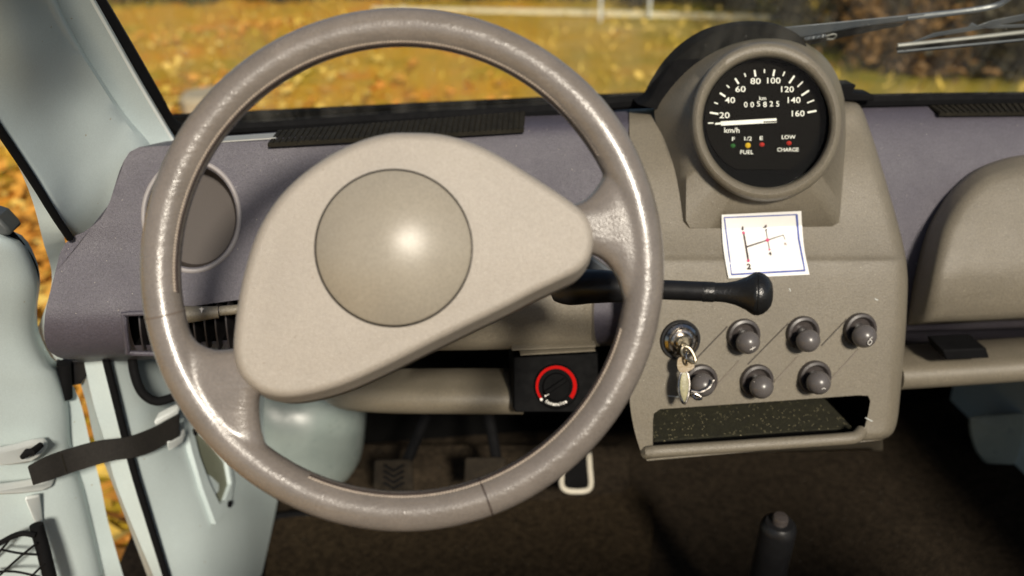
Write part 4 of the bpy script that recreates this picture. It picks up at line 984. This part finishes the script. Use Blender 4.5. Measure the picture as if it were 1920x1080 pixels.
part('stalk_arm', slab([(1105, 480, .735), (1150, 512, .745), (1160, 545, .75), (1150, 552, .75), (1090, 520, .74)], .012), mat('grey_metal', L(.10, .11, .12), .4, var=.1), gv_, bevel=.002)

# ================================================================== WIPER (outside the glass)
def WO(u, v, off):
    n = unit([0, math.cos(R(34)), math.sin(R(34))]); d = ray(u, v); p0 = P(760, 215, 1.10)+n*off
    return CAM+d*np.dot(p0-CAM, n)/np.dot(d, n)
wp = thing('windscreen_wiper', 'grey steel windscreen wiper parked outside the glass at upper right', 'wiper', WO(1480, 65, .03))
def wslab(uv, off, th):
    a = [WO(u, v, off) for u, v in uv]; b_ = [WO(u, v, off+th) for u, v in uv]; n_ = len(a)
    return a+b_, [tuple(range(n_)), tuple(range(2*n_-1, n_-1, -1))]+[(i, (i+1) % n_, n_+(i+1) % n_, n_+i) for i in range(n_)]
wa = part('arm', wslab([(1455, 52), (1560, 42), (1690, 29), (1735, 25), (1737, 33), (1688, 41), (1600, 53), (1510, 70), (1475, 72)], .028, .012), M_steel, wp, bevel=.002)
part('arm_underside', wslab([(1495, 72), (1600, 53), (1700, 40), (1690, 48), (1600, 66), (1520, 84)], .030, .012), M_gloss, wp, bevel=.001)
part('arm_rod', tube(spl([WO(*q_, .03) for q_ in [(1700, 33), (1800, 22), (1862, 12), (1885, 2), (1900, -12)]], 16), .0036, 8), M_steel, wp)
part('spring', tube([WO(1508+k*.45, 74-k*.075+2.6*math.sin(k*1.1), .027+.003*math.cos(k*1.1)) for k in range(90)], .0011, 5), M_steel, wa)
part('spring_hook', tube(spl([WO(*q_, .026) for q_ in [(1548, 68), (1562, 64), (1568, 66), (1562, 73), (1550, 73)]], 14), .0012, 6), M_bright, wa)
part('blade', tube([WO(1682, 86, .016), WO(1800, 74, .016), WO(1960, 56, .016)], .0031, 8), M_bright, wp)
part('rubber', wslab([(1680, 89), (1960, 60), (1960, 74), (1682, 101)], .012, .005), M_black, wp)
part('rubber_edge', tube([WO(1682, 97, .011), WO(1960, 70, .011)], .0014, 6), M_steel, wp)
part('bow', wslab([(1696, 84), (1750, 62), (1815, 50), (1822, 42), (1832, 48), (1860, 38), (1960, 18), (1960, 30), (1870, 48), (1835, 56), (1760, 68)], .02, .006), M_steel, wp, bevel=.001)
part('bow', wslab([(1820, 52), (1860, 47), (1960, 44), (1960, 50), (1860, 54)], .02, .006), M_steel, wp, bevel=.001)

# ================================================================== DOOR
dr = thing('driver_door', 'open pale green driver door with net pocket at the left edge', 'door', P(60, 1000, .9))
Rt_ = [(12, 447, .90), (38, 462, .91), (58, 500, .925), (66, 540, .935), (60, 598, .945), (65, 640, .95), (86, 684, .955), (102, 700, .96), (116, 740, .965), (122, 770, .965), (127, 840, .965), (139, 887, .965), (150, 920, .965), (167, 991, .965), (190, 1090, .965)]
Lf_ = [(-280, 440, .80), (-280, 455, .80), (-280, 500, .80), (-280, 540, .80), (-280, 598, .80), (-280, 640, .80), (-280, 684, .80), (-280, 700, .80), (-280, 740, .80), (-280, 770, .80), (-280, 840, .80), (-280, 887, .80), (-280, 920, .80), (-280, 991, .80), (-280, 1090, .80)]
rows = []
for a_, b_ in zip(Lf_, Rt_):
    a_, b_ = np.array(a_, float), np.array(b_, float); rr2 = []
    for t in np.r_[np.linspace(0, .8, 16), [.87, .92, .96, .985, 1.0]]:
        q_ = a_+(b_-a_)*t; e = max(0, (t-.88)/.12); q_[2] += -.008+.016*(1-math.sqrt(max(0, 1-e*e))); rr2.append(P(*q_))
    rr2.append(rr2[-1]+np.array([-.004, .02, 0])); rows.append(rr2)
A = np.array(rows); A = np.stack([spl(A[:, j_], 44) for j_ in range(A.shape[1])], 1)
A = np.concatenate([A[:1]+[-.02, .05, -.005], A], 0)
dp = part('inner_panel', grid(list(A)), M_body, dr, ang=60); DBv = bvh_of(dp); sm = dp.modifiers.new('thick', 'SOLIDIFY'); sm.thickness = .004; sm.offset = 0
D1 = [(98, 690, .985), (116, 740, .985), (122, 770, .985), (127, 840, .985), (139, 887, .985), (150, 920, .985), (167, 991, .985), (190, 1090, .985)]
D2 = [(118, 690, 1.0), (138, 725, 1.0), (153, 762, 1.0), (169, 831, 1.0), (184, 890, 1.0), (192, 925, 1.0), (203, 980, 1.0), (234, 1090, 1.0)]
d_ = ML([D1, D2], 24); part('edge_flange', grid([d_[0]+np.array([-.012, 0, 0]), d_[0], d_[1], np.array(d_[1])+[-.03, .03, 0]]), M_body, dr, ang=25)
part('edge_seal', tube(spl([P(*q_) for q_ in [(-10, 418, .90), (18, 436, .915), (45, 468, .93), (66, 510, .95), (64, 560, .965), (57, 600, .972), (62, 650, .98), (92, 692, .99)]], 30), .0035, 8), M_black, dr)
part('mirror_bracket', slab([(-30, 400), (-5, 408), (14, 428), (22, 440), (2, 446), (-30, 444)], .03, .90), mat('mirror_grey', L(.05, .055, .055), .4), dr, bevel=.003)
br1 = [(-40, 868), (-40, 850), (0, 846), (55, 832), (76, 829), (84, 836), (84, 846), (74, 858), (58, 868), (20, 874), (-40, 876)]
br2 = [(-40, 920), (0, 915), (40, 909), (70, 903), (92, 900), (98, 906), (94, 916), (78, 923), (40, 928), (-40, 932)]
part('strap_bracket', slab([(u, v, .868+u*.0006) for u, v in br1], .012), M_white_p, dr, bevel=.003)
part('strap_bracket', slab([(u, v, .868+u*.0006) for u, v in br2], .012), M_white_p, dr, bevel=.003)
part('bracket_pin', tube([P(42, 857, .888), P(52, 848, .886), P(60, 848, .886), P(77, 834, .90)], [.003, .0045, .0045, .0035], 10), M_black, dr)
part('pocket_web', slab([(45, 935, .895), (72, 930, .91), (78, 985, .915), (66, 985, .905)], .006), M_white_p, dr, bevel=.002)
npk = thing('net_pocket', 'black elastic net pocket on the lower door panel', 'net pocket', P(70, 1060, .83))
part('bar', tube([P(68, 984, .885), P(82, 1035, .88), P(98, 1100, .875)], .0075, 12), M_black, npk)
for pth_ in ([(-20, 1028), (0, 1018), (25, 1005), (45, 1000), (66, 1004)],):
    part('hem', tube(spl([P(u, v, .872) for u, v in pth_], 14), .0032, 8), M_black, npk)
for a_, b_, c_ in (((0, 1030), (35, 1037), (72, 1040)), ((70, 1018), (40, 1042), (0, 1078)), ((84, 1056), (60, 1080), (52, 1092)), ((-10, 1072), (30, 1072), (76, 1082)), ((-15, 1050), (10, 1022), (20, 1008))):
    part('cord', tube(spl([P(*q_, .872) for q_ in (a_, b_, c_)], 8), .0014, 6), M_black, npk)
hg = part('hinge', slab([(104, 676), (165, 676), (166, 700), (150, 722), (128, 724), (112, 712)], .02, .99), M_gloss, dr, bevel=.002)
part('hinge_pin', tube([P(120, 680, .98), P(123, 745, .98)], .008, 12), M_black, hg)
rs = thing('check_strap', 'black webbing door check strap between door and jamb', 'strap', P(180, 850, .94))
T_ = [(52, 876, .878), (84, 859, .892), (127, 844, .915), (184, 829, .935), (237, 822, .955), (290, 802, .985), (336, 778, 1.02)]
B_ = [(62, 910, .878), (98, 899, .892), (142, 884, .915), (207, 865, .935), (252, 858, .955), (286, 847, .985), (336, 818, 1.02)]
tt, bb = [spl([P(*q_) for q_ in x], 30) for x in (T_, B_)]
nv = np.array([0, .0035, 0]); part('webbing', grid([tt, bb, bb+nv, tt+nv], cv=True, caps=True), M_web, rs)
part('stitch_line', tube([tt[6]*(1-t)+bb[6]*t+[0, -.0008, 0] for t in np.linspace(.1, .9, 8)], .0006, 5), M_strip, rs)
solo('cable_loop', tube(spl([P(*q_) for q_ in [(246, 655, 1.0), (252, 700, .99), (266, 735, .985), (290, 752, .985), (316, 748, .99), (345, 735, 1.0)]], 24), .0055, 10), M_black, 'black cable loop hanging below the dashboard left end', 'cable')

# ================================================================== FOOTWELL
def pedal(uvs, Y, lab, m_, chrome=False, stem=None):
    pts = np.array([P(u, v, Y) for u, v in uvs]); n_ = unit([0, -.8, .55]); c = pts.mean(0)
    t = thing('pedal', lab, 'pedal', c, 'foot pedals')
    o_ = resamp(np.vstack([pts, pts[:1]]), 40, True)
    part('pad', rings([o_-n_*.012, o_, c+(o_-c)*.93+n_*.003]), m_, t, ang=40)
    return t, c, n_
for uvs, lab, st0 in (([(702, 866), (706, 862), (768, 861), (773, 866), (776, 925), (700, 925)], 'black clutch pedal with chevron tread, left of the three', (800, 780)), ([(872, 862), (876, 858), (944, 857), (948, 862), (950, 915), (870, 915)], 'plain black brake pedal in the middle of the three', (915, 770))):
    t, c, n_ = pedal(uvs, 1.22, lab, M_pedal)
    if 'clutch' in lab:
        for k in range(4):
            vv = 878+k*11; part('tread', tube([P(720, vv-6, 1.214), P(738, vv+5, 1.214), P(757, vv-6, 1.214)], .0022, 6), M_black, t)
    part('arm', tube([c+[0.02, .02, .0], P(*st0, 1.3)], .009, 10), M_black, t)
t, c, n_ = pedal([(1054, 860), (1104, 856), (1104, 915), (1060, 918)], 1.22, 'small accelerator pedal with a glint painted on its frame, right of the three', M_black)
part('frame', tube(spl([P(u, v, 1.214) for u, v in [(1054, 850), (1053, 885), (1053, 908), (1058, 917), (1070, 921), (1092, 921), (1104, 917), (1108, 906), (1106, 880), (1104, 850)]], 44), .0046, 10), M_glint, t)
part('arm', tube([c+[0, .02, 0], P(1080, 780, 1.3)], .008, 10), M_black, t)
hb = thing('handbrake_grip', 'black cylindrical handbrake grip with button rising from the floor', 'handbrake', PZ(1462, 1200, .42))
tp = P(1462, 978, .88)
part('grip', lathe([(.0235, -.35), (.0225, -.06), (.0225, -.012), (.021, -.006), (.017, -.001), (0, .0)], tp, (0.02, -.12, 1), 28), M_gloss, hb)
part('button', lathe([(.010, -.002), (.010, .006), (.0085, .009), (0, .0105)], tp, (0.02, -.12, 1), 18), M_collar, hb)
